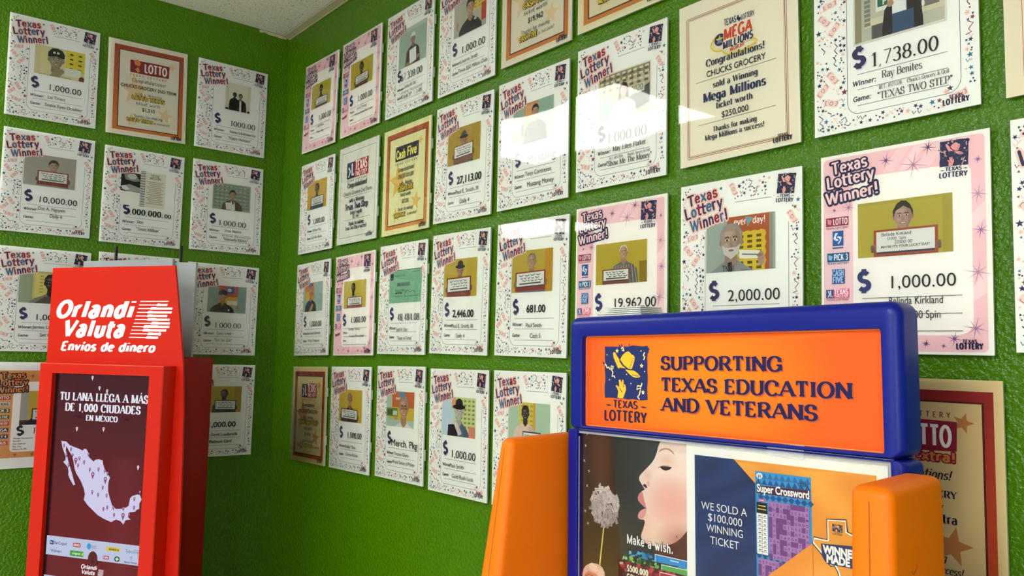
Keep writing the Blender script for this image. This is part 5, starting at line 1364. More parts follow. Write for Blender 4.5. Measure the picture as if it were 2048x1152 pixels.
def mega(wall, u, z, tilt, label):
    t = sleeve('award_certificate', wall, u, z, tilt, label)
    A = Art(z0=.001); paper_ground(A, '#e9e2cc')
    frame_line(A, 6.9, 11.2, 91.4, 120.6, 1, .55, '#b8683c'); frame_line(A, 8.1, 12.4, 90.2, 119.4, .8, .5, '#3a3f5c'); frame_line(A, 9, 13.3, 89.3, 118.5, .8, .4, '#c98a4c')
    for y, a, b in ((63.4, 15.3, 83), (96.5, 17, 82)):
        A.line([(a, y), (b, y)], .35, '#3a3634')
    m = A.mesh('sheet'); m.materials.append(M['ink']); link(bpy.data.objects.new('sheet', m), t)
    A = Art(z0=.0017)
    A.pen('TEXAS', 41, 26.8, 4.6, '#232850', .16, .15, cond=.7, fit=10.5); A.pen('LOTTERY', 55.5, 26.8, 3.6, '#232850', .16, .15, cond=.7, fit=11)
    A.poly([(52.4, 22.6), (53.6, 22.6), (53.6, 24.2), (55.4, 24.8), (55, 26.2), (53.8, 27.6), (53, 26.4), (51.6, 25.2)], '#232850')
    for k, (x, y, rx, ry) in enumerate(((38, 38.5, 8.8, 6.2), (54, 46, 14, 4.2))):
        A.line([(x + rx * math.cos(a * PI / 12 + 1.2 + k * 3.4), y + ry * math.sin(a * PI / 12 + 1.2 + k * 3.4)) for a in range(20)], 1.2, '#e0bf3c')
        A.line([(x + (rx - 2) * math.cos(a * PI / 12 + 1.2 + k * 3.4), y + (ry - 1.6) * math.sin(a * PI / 12 + 1.2 + k * 3.4)) for a in range(18)], .8, '#ecd87c')
    A.ell(37, 36, 4.6, 4.6, '#232850'); A.star(37, 36, 3.6, '#d8c048'); A.ell(37, 37.2, 1.8, 1.5, '#6a86b0')
    A.pen('MEGA', 41, 37.6, 8, '#c8442e', .26, .22, cond=.86, fit=24, rot=-.03, halo=('#f0e6cc', .12), shear=.08)
    A.pen('MILLIONS', 40, 44.4, 5.4, '#232a5c', .26, .22, cond=.75, fit=25.6, rot=-.06, halo=('#f0e6cc', .12), shear=.1)
    A.pen('MEGAPLIER', 46, 47.6, 2.6, '#c8582e', .22, .2, cond=.8, fit=12, rot=-.1)
    m = A.mesh('logo'); m.materials.append(M['ink']); link(bpy.data.objects.new('logo', m), t)
    A = Art(z0=.0026)
    B = dict(thick=.165, thin=.045, serif=.12, cond=.72, align='c')
    A.pen('Congratulations!', 50, 53.4, 5.2, '#22253c', fit=50, **B)
    A.text('CHUCKS GROCERY', 50, 61.4, 4.4, '#1c1b1e', bold=.006, align='c', fit=50)
    A.pen('sold a Winning', 50, 70.8, 4.5, '#22253c', fit=38, **B)
    A.pen('Mega Millions', 49, 80.0, 6.6, '#1f2858', .19, .05, .12, .7, align='c', fit=53)
    A.pen('ticket worth', 49, 87.2, 4.5, '#22253c', fit=31, **B)
    A.text('$250,000', 49.3, 95.0, 4.4, '#1c1b1e', bold=.006, align='c', fit=23)
    A.pen('Thanks for making', 49, 104, 3.8, '#22253c', fit=37, **B); A.pen('Mega Millions a success!', 48.5, 109.2, 3.8, '#22253c', fit=50, **B)
    emblem_words(A, 80, 117.4, 14.5, '#241d2e')
    m = A.mesh('lettering'); m.materials.append(M['ink']); link(bpy.data.objects.new('lettering', m), t)
# ------------------------------------------------------------------ money transfer kiosk: local x to its right, y up, z out of its front
KT = math.radians(32)
KM = Matrix(((math.cos(KT), 0, math.sin(KT), .4492), (math.sin(KT), 0, -math.cos(KT), -.5733), (0, 1, 0, -.0014), (0, 0, 0, 1)))
def kiosk():
    t = empty('money_transfer_kiosk', KM)
    tag(t, 'red free-standing money transfer kiosk with a lit portrait screen beside the left wall', 'kiosk')
    # screen housing: a frame round the screen
    x0, x1, y0, y1, d = -.272, .119, .32, 1.408, -.0426
    sx0, sx1, sy0, sy1 = -.2285, .0775, .62, 1.383
    bm = bmesh.new()
    o = [(x0, y0), (x1, y0), (x1, y1), (x0, y1)]; i = [(sx0, sy0), (sx1, sy0), (sx1, sy1), (sx0, sy1)]
    ob = [bm.verts.new((a, b, d)) for a, b in o]
    e = .002
    om = [bm.verts.new((a, b, -e)) for a, b in o]
    of = [bm.verts.new((a + (e if a == x0 else -e), b + (e if b == y0 else -e), 0)) for a, b in o]
    inf = [bm.verts.new((a, b, 0)) for a, b in i]; inb = [bm.verts.new((a, b, -.012)) for a, b in i]
    for k in range(4):
        n = (k + 1) % 4
        for A_, B_ in ((ob, om), (om, of), (of, inf), (inf, inb)):
            bm.faces.new([A_[k], A_[n], B_[n], B_[k]])
    bm.faces.new(ob[::-1])
    mesh_obj('screen_housing', bm_mesh(bm, 'screen_housing'), M['red'], t)
    # header board with curved flanks, standing behind the housing
    pts = [(-.299, 1.6578), (.0977, 1.6582)]
    for y, x in ((1.58, .1115), (1.50, .1245), (1.41, .1385), (1.30, .147), (1.18, .1515), (1.05, .155), (.9, .158), (.6, .164), (.3, .172)):
        pts.append((x, y))
    pts += [(-.332, .3), (-.325, .6), (-.312, 1.05), (-.299, 1.41)]
    prism('header_board', pts[::-1], d - .006, d - .0004, M['red'], t)
    hb = [o_ for o_ in t.children if o_.name.startswith('header_board')][0]
    hb.data.materials.clear(); hb.data.materials.append(M['red'])
    box('cabinet_side', -.29, .06, -.157, .137, 1.43, d - .0062, M['red_shaded'], t, .003)
    box('base', -.31, 0, -.3, .16, .06, .06, M['black'], t, .004)
    prism('back_board', [(-.318, 1.30), (-.012, 1.30), (-.012, 1.691), (-.318, 1.6895)], -.166, -.158, M['grey'], t)
    prism('back_board', [(-.03, 1.30), (.056, 1.30), (.056, 1.6805), (-.03, 1.684)], -.176, -.168, M['grey'], t)
    for (rx, ry) in ((-.2105, 1.730), (-.0060, 1.7285)):
        bm = bmesh.new()
        bmesh.ops.create_cone(bm, cap_ends=True, segments=12, radius1=.0042, radius2=.0042, depth=.4)
        bmesh.ops.rotate(bm, verts=bm.verts[:], cent=(0, 0, 0), matrix=Matrix.Rotation(PI / 2, 3, 'X'))
        bmesh.ops.translate(bm, verts=bm.verts[:], vec=(rx, ry - .2, -.1635 if rx < -.1 else -.181))
        mesh_obj('rod', bm_mesh(bm, 'rod', True), M['black'], t)
    # header lettering
    A = Art(unit=1, cx=0, cy=0, z0=d + .0001)
    Wt = '#f6e9ec'
    def up(y): return -y
    sh = .27
    A.pen('Orlandi', -.2765, up(1.5282), .0405, Wt, .30, .23, track=.05, cond=.98, fit=.2580, shear=sh)
    A.pen('Valuta', -.2500, up(1.4785), .0405, Wt, .30, .23, track=.04, cond=.98, fit=.2060, shear=sh)
    A.pen('Envíos de dinero', -.2520, up(1.4415), .0215, Wt, .28, .2, cond=.98, fit=.3050, shear=.2)
    m = A.mesh('lettering'); m.materials.append(M['vinyl']); mesh_obj('lettering', m, None, t)
    A = Art(unit=1, cx=0, cy=0, z0=d + .0001)
    rows = [(-.0036, 1.5683, .0854, None), (-.0062, 1.5591, .0828, (.049, .058)), (-.0087, 1.5501, .0981, (.030, .046)), (-.0113, 1.5406, .0967, (.022, .034)), (-.0149, 1.5316, .0838, (.021, .036)), (-.0174, 1.5224, .0918, (.0225, .048)), (-.02, 1.5132, .0934, (.035, .055)), (-.0236, 1.5045, .0919, (.012, .055)), (-.0266, 1.4955, .0831, (.0105, .026)), (-.0294, 1.4865, .0607, (.026, .039)), (-.0319, 1.4773, .0593, (.022, .037))]
    A.up()
    for k, (xl, y, xr, th) in enumerate(rows):
        s = .0011
        A._add([(xl, up(y - s)), (xr - .001, up(y - s)), (xr, up(y + s)), (xl + .0006, up(y + s))], Wt)
        if th:
            A.z += 6e-6
            a, b = th
            hi = .0038
            right = xr
            A._add([(a - .001, up(y - .0027)), (right - .0015, up(y - .0027)), (right, up(y + .0027)), (b + .004, up(y + .0027)), (b, up(y + hi)), (a + .002, up(y + hi))], Wt)
    A.ell(.0635, up(1.4866), .0043, .0043, Wt); A.text('R', .0635, up(1.4846), .0042, '#d8281a', align='c')
    m = A.mesh('logo'); m.materials.append(M['vinyl']); mesh_obj('logo', m, None, t)
    # screen
    A = Art(unit=1, cx=0, cy=0, z0=-.0118)
    A.rect(sx0, up(sy1), sx1, up(sy0), '#070509')
    px0 = -.2195
    def bgc(x, y):
        v = (-y - .62) / .76
        c = mixc('#660a18', '#40061a', min(1, max(0, (v - .55) * 2.4)))
        return mixc(c, '#7a2430', max(0, .35 - abs(x - .01) * 6) if v < .75 else 0)
    A.grad([(px0, up(sy0 + .004)), (sx1 - .003, up(sy0 + .004)), (sx1 - .003, up(sy1 - .002)), (px0, up(sy1 - .002))], bgc, .02)
    mex = [(-0.1965, 1.2126), (-0.1805, 1.2116), (-0.1673, 1.2028), (-0.1372, 1.1958), (-0.1247, 1.192), (-0.1226, 1.1966), (-0.1138, 1.1964), (-0.1073, 1.1881), (-0.104, 1.1771), (-0.0963, 1.172), (-0.0886, 1.1669), (-0.0842, 1.172), (-0.0724, 1.1741), (-0.0627, 1.1721), (-0.0569, 1.1595), (-0.0523, 1.1506), (-0.0409, 1.1384), (-0.0342, 1.1315), (-0.0374, 1.1239), (-0.0388, 1.1128), (-0.0376, 1.0982), (-0.0318, 1.084), (-0.0233, 1.0664), (-0.0109, 1.0582), (0.0076, 1.0597), (0.0212, 1.0644), (0.0278, 1.0685), (0.031, 1.0869), (0.0375, 1.0928), (0.0533, 1.0975), (0.0602, 1.0962), (0.0656, 1.0858), (0.0594, 1.0764), (0.0604, 1.0638), (0.0537, 1.0615), (0.0473, 1.0556), (0.0313, 1.0532), (0.0276, 1.0414), (0.0363, 1.0367), (0.0213, 1.0336), (0.0152, 1.023), (0.0053, 1.0305), (-0.0089, 1.0329), (-0.0224, 1.0256), (-0.0464, 1.0317), (-0.066, 1.0392), (-0.0862, 1.0523), (-0.099, 1.0605), (-0.112, 1.0725), (-0.1093, 1.0856), (-0.1144, 1.1001), (-0.1256, 1.1179), (-0.1418, 1.1355), (-0.1476, 1.1464), (-0.1531, 1.1648), (-0.1576, 1.1758), (-0.1657, 1.1848), (-0.1739, 1.1938), (-0.1795, 1.201), (-0.18, 1.1896), (-0.1751, 1.1786), (-0.1698, 1.1638), (-0.1626, 1.1492), (-0.1536, 1.131), (-0.1475, 1.1164), (-0.1423, 1.1075), (-0.148, 1.1052), (-0.16, 1.1193), (-0.1669, 1.1301), (-0.1665, 1.1377), (-0.17, 1.1487), (-0.1769, 1.154), (-0.1859, 1.1609), (-0.1788, 1.1651), (-0.1787, 1.1746), (-0.1856, 1.1855), (-0.1916, 1.1966)]
    A.poly([(x, up(y)) for x, y in mex], '#cfcbea')
    pins = [(-0.1864, 1.1995), (-0.1633, 1.1913), (-0.1566, 1.1766), (-0.1452, 1.1634), (-0.137, 1.1534), (-0.134, 1.1705), (-0.1182, 1.1621), (-0.1058, 1.1819), (-0.0984, 1.145), (-0.0881, 1.1316), (-0.0712, 1.1475), (-0.0477, 1.1225), (-0.0543, 1.1044), (-0.0861, 1.091), (-0.0671, 1.0862), (-0.0405, 1.0863), (-0.0477, 1.0535), (-0.0363, 1.058), (-0.017, 1.0585), (-0.0138, 1.0416), (0.0138, 1.0403), (0.0133, 1.059), (0.0451, 1.0843), (0.0457, 1.0638), (0.0319, 1.0453), (0.0608, 1.101), (-0.05, 1.1452), (-0.041, 1.1395), (-0.1658, 1.1516), (-0.1744, 1.1767)]
    def pin(x, y, s, col, dot):
        A.ell(x, up(y + s), s, s, col, n=10)
        A._add([(x - s * .95, up(y + s * .8)), (x + s * .95, up(y + s * .8)), (x, up(y - s * 1.6))], col)
        A.ell(x, up(y + s), s * .42, s * .42, dot, n=8)
    for k, (x, y) in enumerate(pins):
        pin(x, y, .0052 if k in (9, 11, 20, 3) else .0034, '#8a4468', '#cfcbea')
    for x, y in ((-.1467, 1.2432), (-.0621, 1.2465), (-.0612, 1.1659), (.0513, 1.1601), (-.1071, 1.3719), (-.0827, 1.3469), (-.0582, 1.34)):
        pin(x, y, .0034, '#e8e4f2', '#8a4468')
    D = dict(thick=.2, thin=.075, serif=.13, cond=.68)
    A.pen('TU LANA LLEGA A MÁS', -.0678, up(1.3158), .0195, '#e9e9f6', align='c', fit=.279, **D)
    A.pen('DE 1,000 CIUDADES', -.0685, up(1.2893), .0190, '#e9e9f6', align='c', fit=.238, **D)
    A.pen('EN MÉXICO', -.0686, up(1.2672), .0135, '#e9e9f6', align='c', fit=.1005, **D)
    for s, x in ((1, -.142), (-1, .006)):
        A.poly([(x - .02 * s, up(1.278)), (x + .004 * s, up(1.2775)), (x - .002 * s, up(1.2745)), (x + .018 * s, up(1.2725)), (x - .006 * s, up(1.2715)), (x + .0 * s, up(1.2752))], '#190b0e')
    A.rect(px0, up(.9776), sx1 - .003, up(.931), '#bcc3de')
    A.ell(-.0698, up(.9335), .015, .0185, '#5c1018')
    A.poly([(-.0745, up(.945)), (-.069, up(.93)), (-.066, up(.945)), (-.067, up(.922)), (-.072, up(.925))], '#2c070c')
    A.rect(-.2085, up(.9665), -.1965, up(.9565), '#1c2c78'); A.pen('bc', -.2062, up(.9595), .005, '#dfe4f2', .2, .16, rnd=True)
    A.text('BanCoppel', -.1945, up(.9585), .0068, '#24407c', bold=.01, fit=.041)
    A.poly(rrect(-.134, up(.967), -.110, up(.957), .003), '#b0343c'); A.pen('OXXO', -.122, up(.9595), .005, '#f0e8ec', .22, .2, align='c', fit=.019)
    A.ell(-.0835, up(.9625), .0066, .0076, '#2f9ccf'); A.text('Bienestar', -.0755, up(.9628), .0034, '#33406c', fit=.016); A.text('Azteca', -.0755, up(.9582), .0034, '#6a3a5c', fit=.016)
    A.rect(-.030, up(.9675), .012, up(.9575), '#d8c43c'); A.text('elektra', -.022, up(.9595), .0062, '#23242a', bold=.02, fit=.031)
    A.text('Telecomm', .029, up(.9585), .0074, '#1f7a84', bold=.0, fit=.043); A.text('FINANCIERA', .054, up(.9655), .0022, '#3a4a70', fit=.018)
    A.text('Walmart', -.2045, up(.9388), .0072, '#27509c', bold=.01, fit=.036)
    A.rect(-.1415, up(.948), -.099, up(.935), '#3f9a3c'); A.text('coppel', -.135, up(.9395), .005, '#e3efd8', bold=.02, fit=.026); A.poly([(-.106, up(.940)), (-.100, up(.947)), (-.1005, up(.9385))], '#d6e05c')
    A.rect(-.0375, up(.9455), -.0195, up(.9365), '#b8384a'); A.pen('Ley', -.0285, up(.939), .006, '#f0e2e6', .22, .18, align='c', fit=.014)
    A.ell(.0052, up(.9405), .0085, .0068, '#2a5a34'); A.star(.0052, up(.9405), .0062, '#dfe6d4', n=4)
    A.line([(.0445, up(.9475)), (.0475, up(.951)), (.0505, up(.9475)), (.0475, up(.9445)), (.0475, up(.941))], .001, '#27408c'); A.text('Banco Famsa', .0275, up(.9345), .0042, '#1c2878', bold=.02, fit=.038)
    A.pen('Orlandi', -.104, up(.9085), .0092, '#efe3e8', .27, .2, fit=.050, shear=.24); A.pen('Valuta', -.1015, up(.8960), .0092, '#efe3e8', .27, .2, fit=.042, shear=.24)
    A.up()
    for k in range(7):
        yy = .9105 - .0026 * k
        A._add([(-.050 + (.004 if k in (0, 1, 2) else 0), up(yy)), (-.033 - (.004 if k > 4 else 0), up(yy)), (-.034, up(yy - .0013)), (-.051, up(yy - .0013))], '#efe3e8')
    A.rect(px0, up(.8815), sx1 - .003, up(.70), '#bcc3de')
    m = A.mesh('screen'); m.materials.append(M['screen']); mesh_obj('screen', m, None, t)

# ------------------------------------------------------------------ lottery play station: local x right, y up, z towards the viewer
DR = .01368
DM = Matrix(((math.cos(DR), -math.sin(DR), 0, 1.9134), (0, 0, -1, -.2117), (math.sin(DR), math.cos(DR), 0, 1.3496), (0, 0, 0, 1)))
def ring(name, o, ro, i, ri, back, depth, mat, parent, fo=.012, fi=.004, kb=1.0, kt=1.0):
    """moulded frame: rounded outer edge, flat face, rounded inner edge, recess wall"""
    n = 6
    bm = bmesh.new()
    loops = []
    def add(pts, z):
        loops.append([bm.verts.new((x, y, z)) for x, y in pts])
    add(rrect(o[0], o[1], o[2], o[3], ro, n), back)
    for k in range(6):
        a = PI / 2 * k / 5
        ins = fo * (1 - math.cos(a)); z = -fo + fo * math.sin(a)
        add(rrect(o[0] + ins, o[1] + ins * kb, o[2] - ins, o[3] - ins * kt, max(ro - ins, .001), n), z)
    for k in range(5):
        a = PI / 2 * k / 4
        ins = fi * (1 - math.sin(a)); z = -fi + fi * math.cos(a)
        add(rrect(i[0] - ins, i[1] - ins, i[2] + ins, i[3] + ins, ri + ins, n), z)
    add(rrect(i[0], i[1], i[2], i[3], ri, n), -depth)
    for A_, B_ in zip(loops, loops[1:]):
        m = len(A_)
        for k in range(m):
            bm.faces.new([A_[k], A_[(k + 1) % m], B_[(k + 1) % m], B_[k]])
    bm.faces.new(loops[0][::-1])
    bmesh.ops.recalc_face_normals(bm, faces=bm.faces[:])
    ob = mesh_obj(name, bm_mesh(bm, name), mat, parent)
    smooth_by_angle(ob, 50)
    return ob
ORG, INK = '#f2682a', '#1b1848'
def station():
    t = empty('lottery_play_station', DM)
    tag(t, 'blue lottery play station with an orange header sign, standing before the right wall', 'lottery stand')
    ring('frame', (-.2665, -.0085, .263, .1675), .016, (-.2348, -.0030, .2405, .1365), .004, -.043, .010, M['blue'], t, .013, .002, kb=.2)
    ring('poster_frame', (-.271, -.62, .2640, -.0088), .010, (-.2445, -.60, .2475, -.0110), .0006, -.043, .022, M['blue'], t, .012, .0012, kt=.08)
    ls = [o for o in t.children if o.name.startswith('poster_frame')][0]
    box('back_panel', -.25, -.61, -.042, .25, -.009, -.0185, M['blue'], t)
    hull('body', [(-.262, -1.345, -.17), (.272, -1.345, -.17), (.272, -1.338, .13), (-.262, -1.338, .13), (-.262, -.62, -.042), (.262, -.62, -.042), (.272, -.62, .10), (-.262, -.62, .10)], M['blue'], t, .01)
    # header sign
    A = Art(unit=1, cx=0, cy=0, z0=-.0098)
    A.poly([(x, -y) for x, y in rrect(-.2346, -.0028, .2403, .1363, .004, 4)], '#f7935a')
    def oc(x, y):
        a = min(1, max(0, (.10 - abs(x + .0)) / .1)) * .0
        k = max(0, 1 - ((x + .02) / .2) ** 2 - ((-y - .075) / .12) ** 2)
        return mixc('#ee5518', '#f27814', k)
    A.grad([(x, -y) for x, y in rrect(-.2336, -.0018, .2393, .1353, .0035, 3)], oc, .02)
    m = A.mesh('header_sign'); m.materials.append(M['vinyl']); hs = mesh_obj('header_sign', m, None, t)
    A = Art(unit=1, cx=0, cy=0, z0=-.0092)
    emblem(A, -.1930, -.1205, .0855, .0790, '#1f2a5e', '#f7b02c', '#2a1c3c')
    m = A.mesh('logo'); m.materials.append(M['vinyl']); mesh_obj('logo', m, None, hs)
    A = Art(unit=1, cx=0, cy=0, z0=-.0092)
    B = dict(thick=.235, thin=.105, serif=.155, cond=.98)
    for s, x, y, f in (('SUPPORTING', -.0815, .0866, .1955), ('TEXAS EDUCATION', -.0818, .0562, .2858), ('AND VETERANS', -.0805, .0282, .2400)):
        A.pen(s, x, -y, .0182, '#b0502a', fit=f, dx=.0013, dy=.0014, **B)
        A.pen(s, x, -y, .0182, INK, fit=f, **B)
    m = A.mesh('lettering'); m.materials.append(M['vinyl']); mesh_obj('lettering', m, None, hs)
    # orange privacy dividers, deeper towards the bottom
    def div(x0, x1, xo, yt, zt, zb, zback):
        # front lower edge runs out; x0..x1 is the thickness, xo how far the foot spreads
        yb = -.62; zk = zback
        pts = [(x0 - xo * .9, yb, zk), (x1, yb, zk), (x1, yb, zb), (x0 - xo, yb, zb),
               (x0, yt, zk), (x1, yt, zk), (x1, yt - .004, zt), (x0, yt - .004, zt)]
        o = hull('divider', pts, M['orange'], t, .0115, 5)
        k = .5
        def lerp(a, b, q): return tuple(a[j] + (b[j] - a[j]) * q for j in range(3))
        top_f = lerp(pts[7], pts[6], k); bot_f = lerp(pts[3], pts[2], k)
        w = .0006
        bm = bmesh.new()
        a, b = lerp(top_f, bot_f, .024), bot_f
        v = [bm.verts.new(q) for q in ((a[0] - w, a[1], a[2] - .002), (a[0] + w, a[1], a[2] - .002), (b[0] + w, b[1], b[2] - .002), (b[0] - w, b[1], b[2] - .002), (a[0] - w, a[1], a[2] + .0004), (a[0] + w, a[1], a[2] + .0004), (b[0] + w, b[1], b[2] + .0004), (b[0] - w, b[1], b[2] + .0004))]
        for f in ((0, 1, 2, 3), (4, 7, 6, 5), (0, 4, 5, 1), (1, 5, 6, 2), (2, 6, 7, 3), (3, 7, 4, 0)):
            bm.faces.new([v[q] for q in f])
        mesh_obj('seam', bm_mesh(bm, 'seam'), M['seam'], o)
        return o
    div(-.3040, -.2745, .0500, -.0175, .1075, .176, -.030)
    r = div(.2600, .3035, .004, -.0190, .1185, .135, -.002)
    bm = bmesh.new()
    for (z0, y0, z1, y1) in ((.082, -.1035, .079, -.1075), (.079, -.1075, .073, -.1050), (.073, -.1050, .070, -.1012), (.071, -.0990, .069, -.1015)):
        w = .0007
        v = [bm.verts.new(q) for q in ((.30372, y0 - w, z0), (.30372, y0 + w, z0), (.30372, y1 + w, z1), (.30372, y1 - w, z1))]
        bm.faces.new(v)
    mesh_obj('scuff_mark', bm_mesh(bm, 'scuff_mark'), M['seam'], r)
    # clear cover in front of the posters
    me = bpy.data.meshes.new('clear_cover')
    pts = rrect(-.2438, -.585, .2490, -.0095, .008, 4)
    me.from_pydata([(x, y, -.0052) for x, y in pts], [], [tuple(range(len(pts)))])
    me.materials.append(M['cover']); mesh_obj('clear_cover', me, None, t)
    bm = bmesh.new()
    for q in ((-.2438, -.0150, .2490, -.0085), (.2430, -.585, .2490, -.0150), (-.2450, -.585, -.2436, -.02)):
        box_bm(bm, q[0], q[1], -.0062, q[2], q[3], -.0044)
    me = bm_mesh(bm, 'cover_edge'); me.materials.append(M['tape']); mesh_obj('cover_edge', me, None, t)
    return t
def wish_poster():
    A = Art(unit=1, cx=0, cy=0)
    A.clip = (-.2437, .0118, -.030, .50)
    A.rect(-.2437, .0118, -.030, .50, '#2a2320')
    def bg(x, y):
        v = -y
        c = mixc('#33302e', '#2c241c', min(1, max(0, (x + .2437) / .05)))
        c = mixc(c, '#554a26', min(1, max(0, (-v - .09) * 7)) * (1 - min(1, max(0, (x + .17) * 14))))
        c = mixc(c, '#343a3c', min(1, max(0, (x + .185) * 14)) * (.9 if -v < .13 else .5))
        return mixc(c, '#6a4a34', .5 * max(0, 1 - ((x + .205) / .025) ** 2) * max(0, 1 - ((v + .05) / .07) ** 2))
    A.grad([(-.2437, .0118), (-.030, .0118), (-.030, .28), (-.2437, .28)], bg, .008)
    # neck in shade, then the face in profile
    A.poly([(-.105, .158), (-.03, .10), (-.03, .28), (-.06, .24), (-.085, .19)], '#5a2c20')
    face = [(-0.0859, -0.0127), (-0.092, -0.0234), (-0.0945, -0.0329), (-0.1006, -0.0446), (-0.1117, -0.055), (-0.1229, -0.0647), (-0.128, -0.0699), (-0.1285, -0.0747), (-0.1248, -0.0789), (-0.1218, -0.0823), (-0.1193, -0.0854), (-0.1168, -0.0873), (-0.1218, -0.0898), (-0.1281, -0.0944), (-0.1306, -0.0994), (-0.1306, -0.1041), (-0.1269, -0.1073), (-0.1194, -0.1119), (-0.1157, -0.1141), (-0.1207, -0.1158), (-0.1269, -0.1195), (-0.1307, -0.1256), (-0.13, -0.1306), (-0.1245, -0.1312), (-0.1195, -0.1301), (-0.117, -0.1328), (-0.119, -0.1396), (-0.1233, -0.1496), (-0.1251, -0.1554), (-0.1221, -0.1614), (-0.1074, -0.1650), (-0.0881, -0.1630), (-0.0693, -0.1570), (-0.0532, -0.1470), (-0.0395, -0.1310), (-0.0328, -0.1200), (-0.0316, -0.012), (-0.044, -0.0125)]
    def skin(x, y):
        v = -y
        c = mixc('#eed8d0', '#e8c3b4', min(1, max(0, (-v - .03) * 9)))
        d = math.hypot((x + .068) / .042, (v + .098) / .036)
        c = mixc(c, '#dc9486', .62 * max(0, 1 - d * d * .8))
        d = math.hypot((x + .10) / .03, (v + .145) / .018)
        c = mixc(c, '#ecccb0', .7 * max(0, 1 - d))
        # under the jaw
        j = max(0, 1 - math.hypot((x + .05) / .05, (v + .152) / .03))
        c = mixc(c, '#a85c40', .9 * j)
        d = math.hypot((x + .076) / .022, (v + .042) / .014)
        c = mixc(c, '#d9a98c', .6 * max(0, 1 - d))
        d = math.hypot((x + .112) / .012, (v + .068) / .012)
        c = mixc(c, '#dba594', .6 * max(0, 1 - d))
        if v > -.03:
            c = mixc(c, '#d2b49c', .25)
        return c
    prof = chaikin(face[:36], 2, False)
    A.grad([(x, -y) for x, y in [face[0]] + prof + face[36:]], skin, .0035)
    A.poly([(-.050, .0125), (-.0316, .012), (-.0316, .024), (-.040, .018)], '#4a3228')
    def pl(p, c): A.poly([(x, -y) for x, y in chaikin(p, 2)], c)
    pl([(-0.092, -0.0336), (-0.0884, -0.0268), (-0.0753, -0.0238), (-0.0659, -0.0275), (-0.0613, -0.0344), (-0.0671, -0.0295), (-0.0765, -0.0258), (-0.0867, -0.0288)], '#b58668')
    pl([(-0.0893, -0.0527), (-0.0838, -0.0506), (-0.0708, -0.0504), (-0.0666, -0.0499), (-0.072, -0.0549), (-0.0803, -0.0567), (-0.085, -0.055)], '#231a18')
    A.line([(-.092, .0535), (-.089, .0522), (-.083, .0500), (-.072, .0495)], .0009, '#6a4a40')
    pl([(-0.1215, -0.0812), (-0.1165, -0.0785), (-0.1115, -0.0840), (-0.1150, -0.0852), (-0.1188, -0.0838)], '#5a3028')
    pl([(-.1150, -.0775), (-.1095, -.0735), (-.1075, -.0790), (-.1098, -.0835), (-.1110, -.0815)], '#d8a592')
    pl([(-0.1218, -0.0898), (-0.1281, -0.0944), (-0.1306, -0.0994), (-0.1306, -0.1041), (-0.1269, -0.1073), (-0.1194, -0.1119), (-0.114, -0.1144), (-0.1164, -0.1077), (-0.1194, -0.1007)], '#cf8482')
    pl([(-0.114, -0.1144), (-0.1207, -0.1158), (-0.1269, -0.1195), (-0.1307, -0.1256), (-0.13, -0.1306), (-0.1245, -0.1308), (-0.1182, -0.1266), (-0.1145, -0.1186)], '#dc9a9a')
    A.line([(-.114, .1144), (-.1185, .113), (-.122, .1125)], .001, '#6a2a34')
    A.ell(-.0595, .1445, .0012, .0012, '#7a4034')
    # ball of folded bank notes on a stick
    A.poly([(-.1995, .150), (-.1972, .150), (-.2062, .2140), (-.2090, .2140)], '#e0d876')
    rg = random.Random(8)
    A.ell(-.1978, .1229, .0300, .0290, '#5a504c', n=24)
    notes = []
    for k in range(150):
        a, q = rg.uniform(0, 6.28), rg.uniform(0, 1) ** .5
        notes.append((q, a))
    notes.sort(reverse=True)
    for q, a in notes:
        x, y = -.1978 + .0285 * q * math.cos(a), .1229 + .0280 * q * math.sin(a)
        r = rg.uniform(0, 3.14); l, w = rg.uniform(.004, .0075), rg.uniform(.0016, .003)
        lit = .42 + .45 * (.6 - (y - .1229) / .05) + rg.uniform(-.25, .2)
        c = mixc('#4a403e', '#d8cdc8', min(1, max(0, lit)))
        cs, sn = math.cos(r), math.sin(r)
        A.z += 3e-6
        A._add([(x + u * cs - v * sn, y + u * sn + v * cs) for u, v in ((-l, -w), (l, -w), (l, w), (-l, w))], c)
        if rg.random() < .5:
            A.z += 2e-6
            A._add([(x + u * cs - v * sn, y + u * sn + v * cs) for u, v in ((-l, -w * .2), (l, -w * .2), (l, w * .25), (-l, w * .25))], mixc(c, '#2a2422', .45))
    A.up()
    for x, y in ((-.230, .073), (-.234, .096), (-.2375, .0345), (-.238, .135), (-.2345, .016), (-.2060, .0905), (-.2320, .153), (-.2405, .058)):
        A.star(x, y, .0034, '#d8d0c0', rg.uniform(0, 2), 4, .25, up=False)
    # the hand holding the stick: knuckles of the closed fist with thumb over
    A.poly([(-.2460, .300), (-.2452, .236), (-.2412, .2235), (-.2360, .2175), (-.2240, .2110), (-.2110, .2105), (-.2010, .2135), (-.1962, .2200), (-.1950, .2285), (-.1990, .300)], '#e8bba4')
    A.poly([(-.2400, .2320), (-.2300, .2240), (-.2150, .2260), (-.2030, .2330), (-.2000, .2450), (-.2120, .2420), (-.2280, .2380)], '#d8906c')
    A.ell(-.2200, .2175, .0105, .0055, '#f2d3c2', .15); A.ell(-.2045, .2230, .0062, .0075, '#f0cbb8', .2)
    A.ell(-.2330, .2430, .0100, .0075, '#efcdbc', .4); A.poly([(-.203, .226), (-.198, .225), (-.1975, .231), (-.2015, .2325)], '#f6dfd4')
    A.line([(-.239, .2345), (-.229, .229), (-.217, .2305), (-.206, .236)], .001, '#8a4a34')
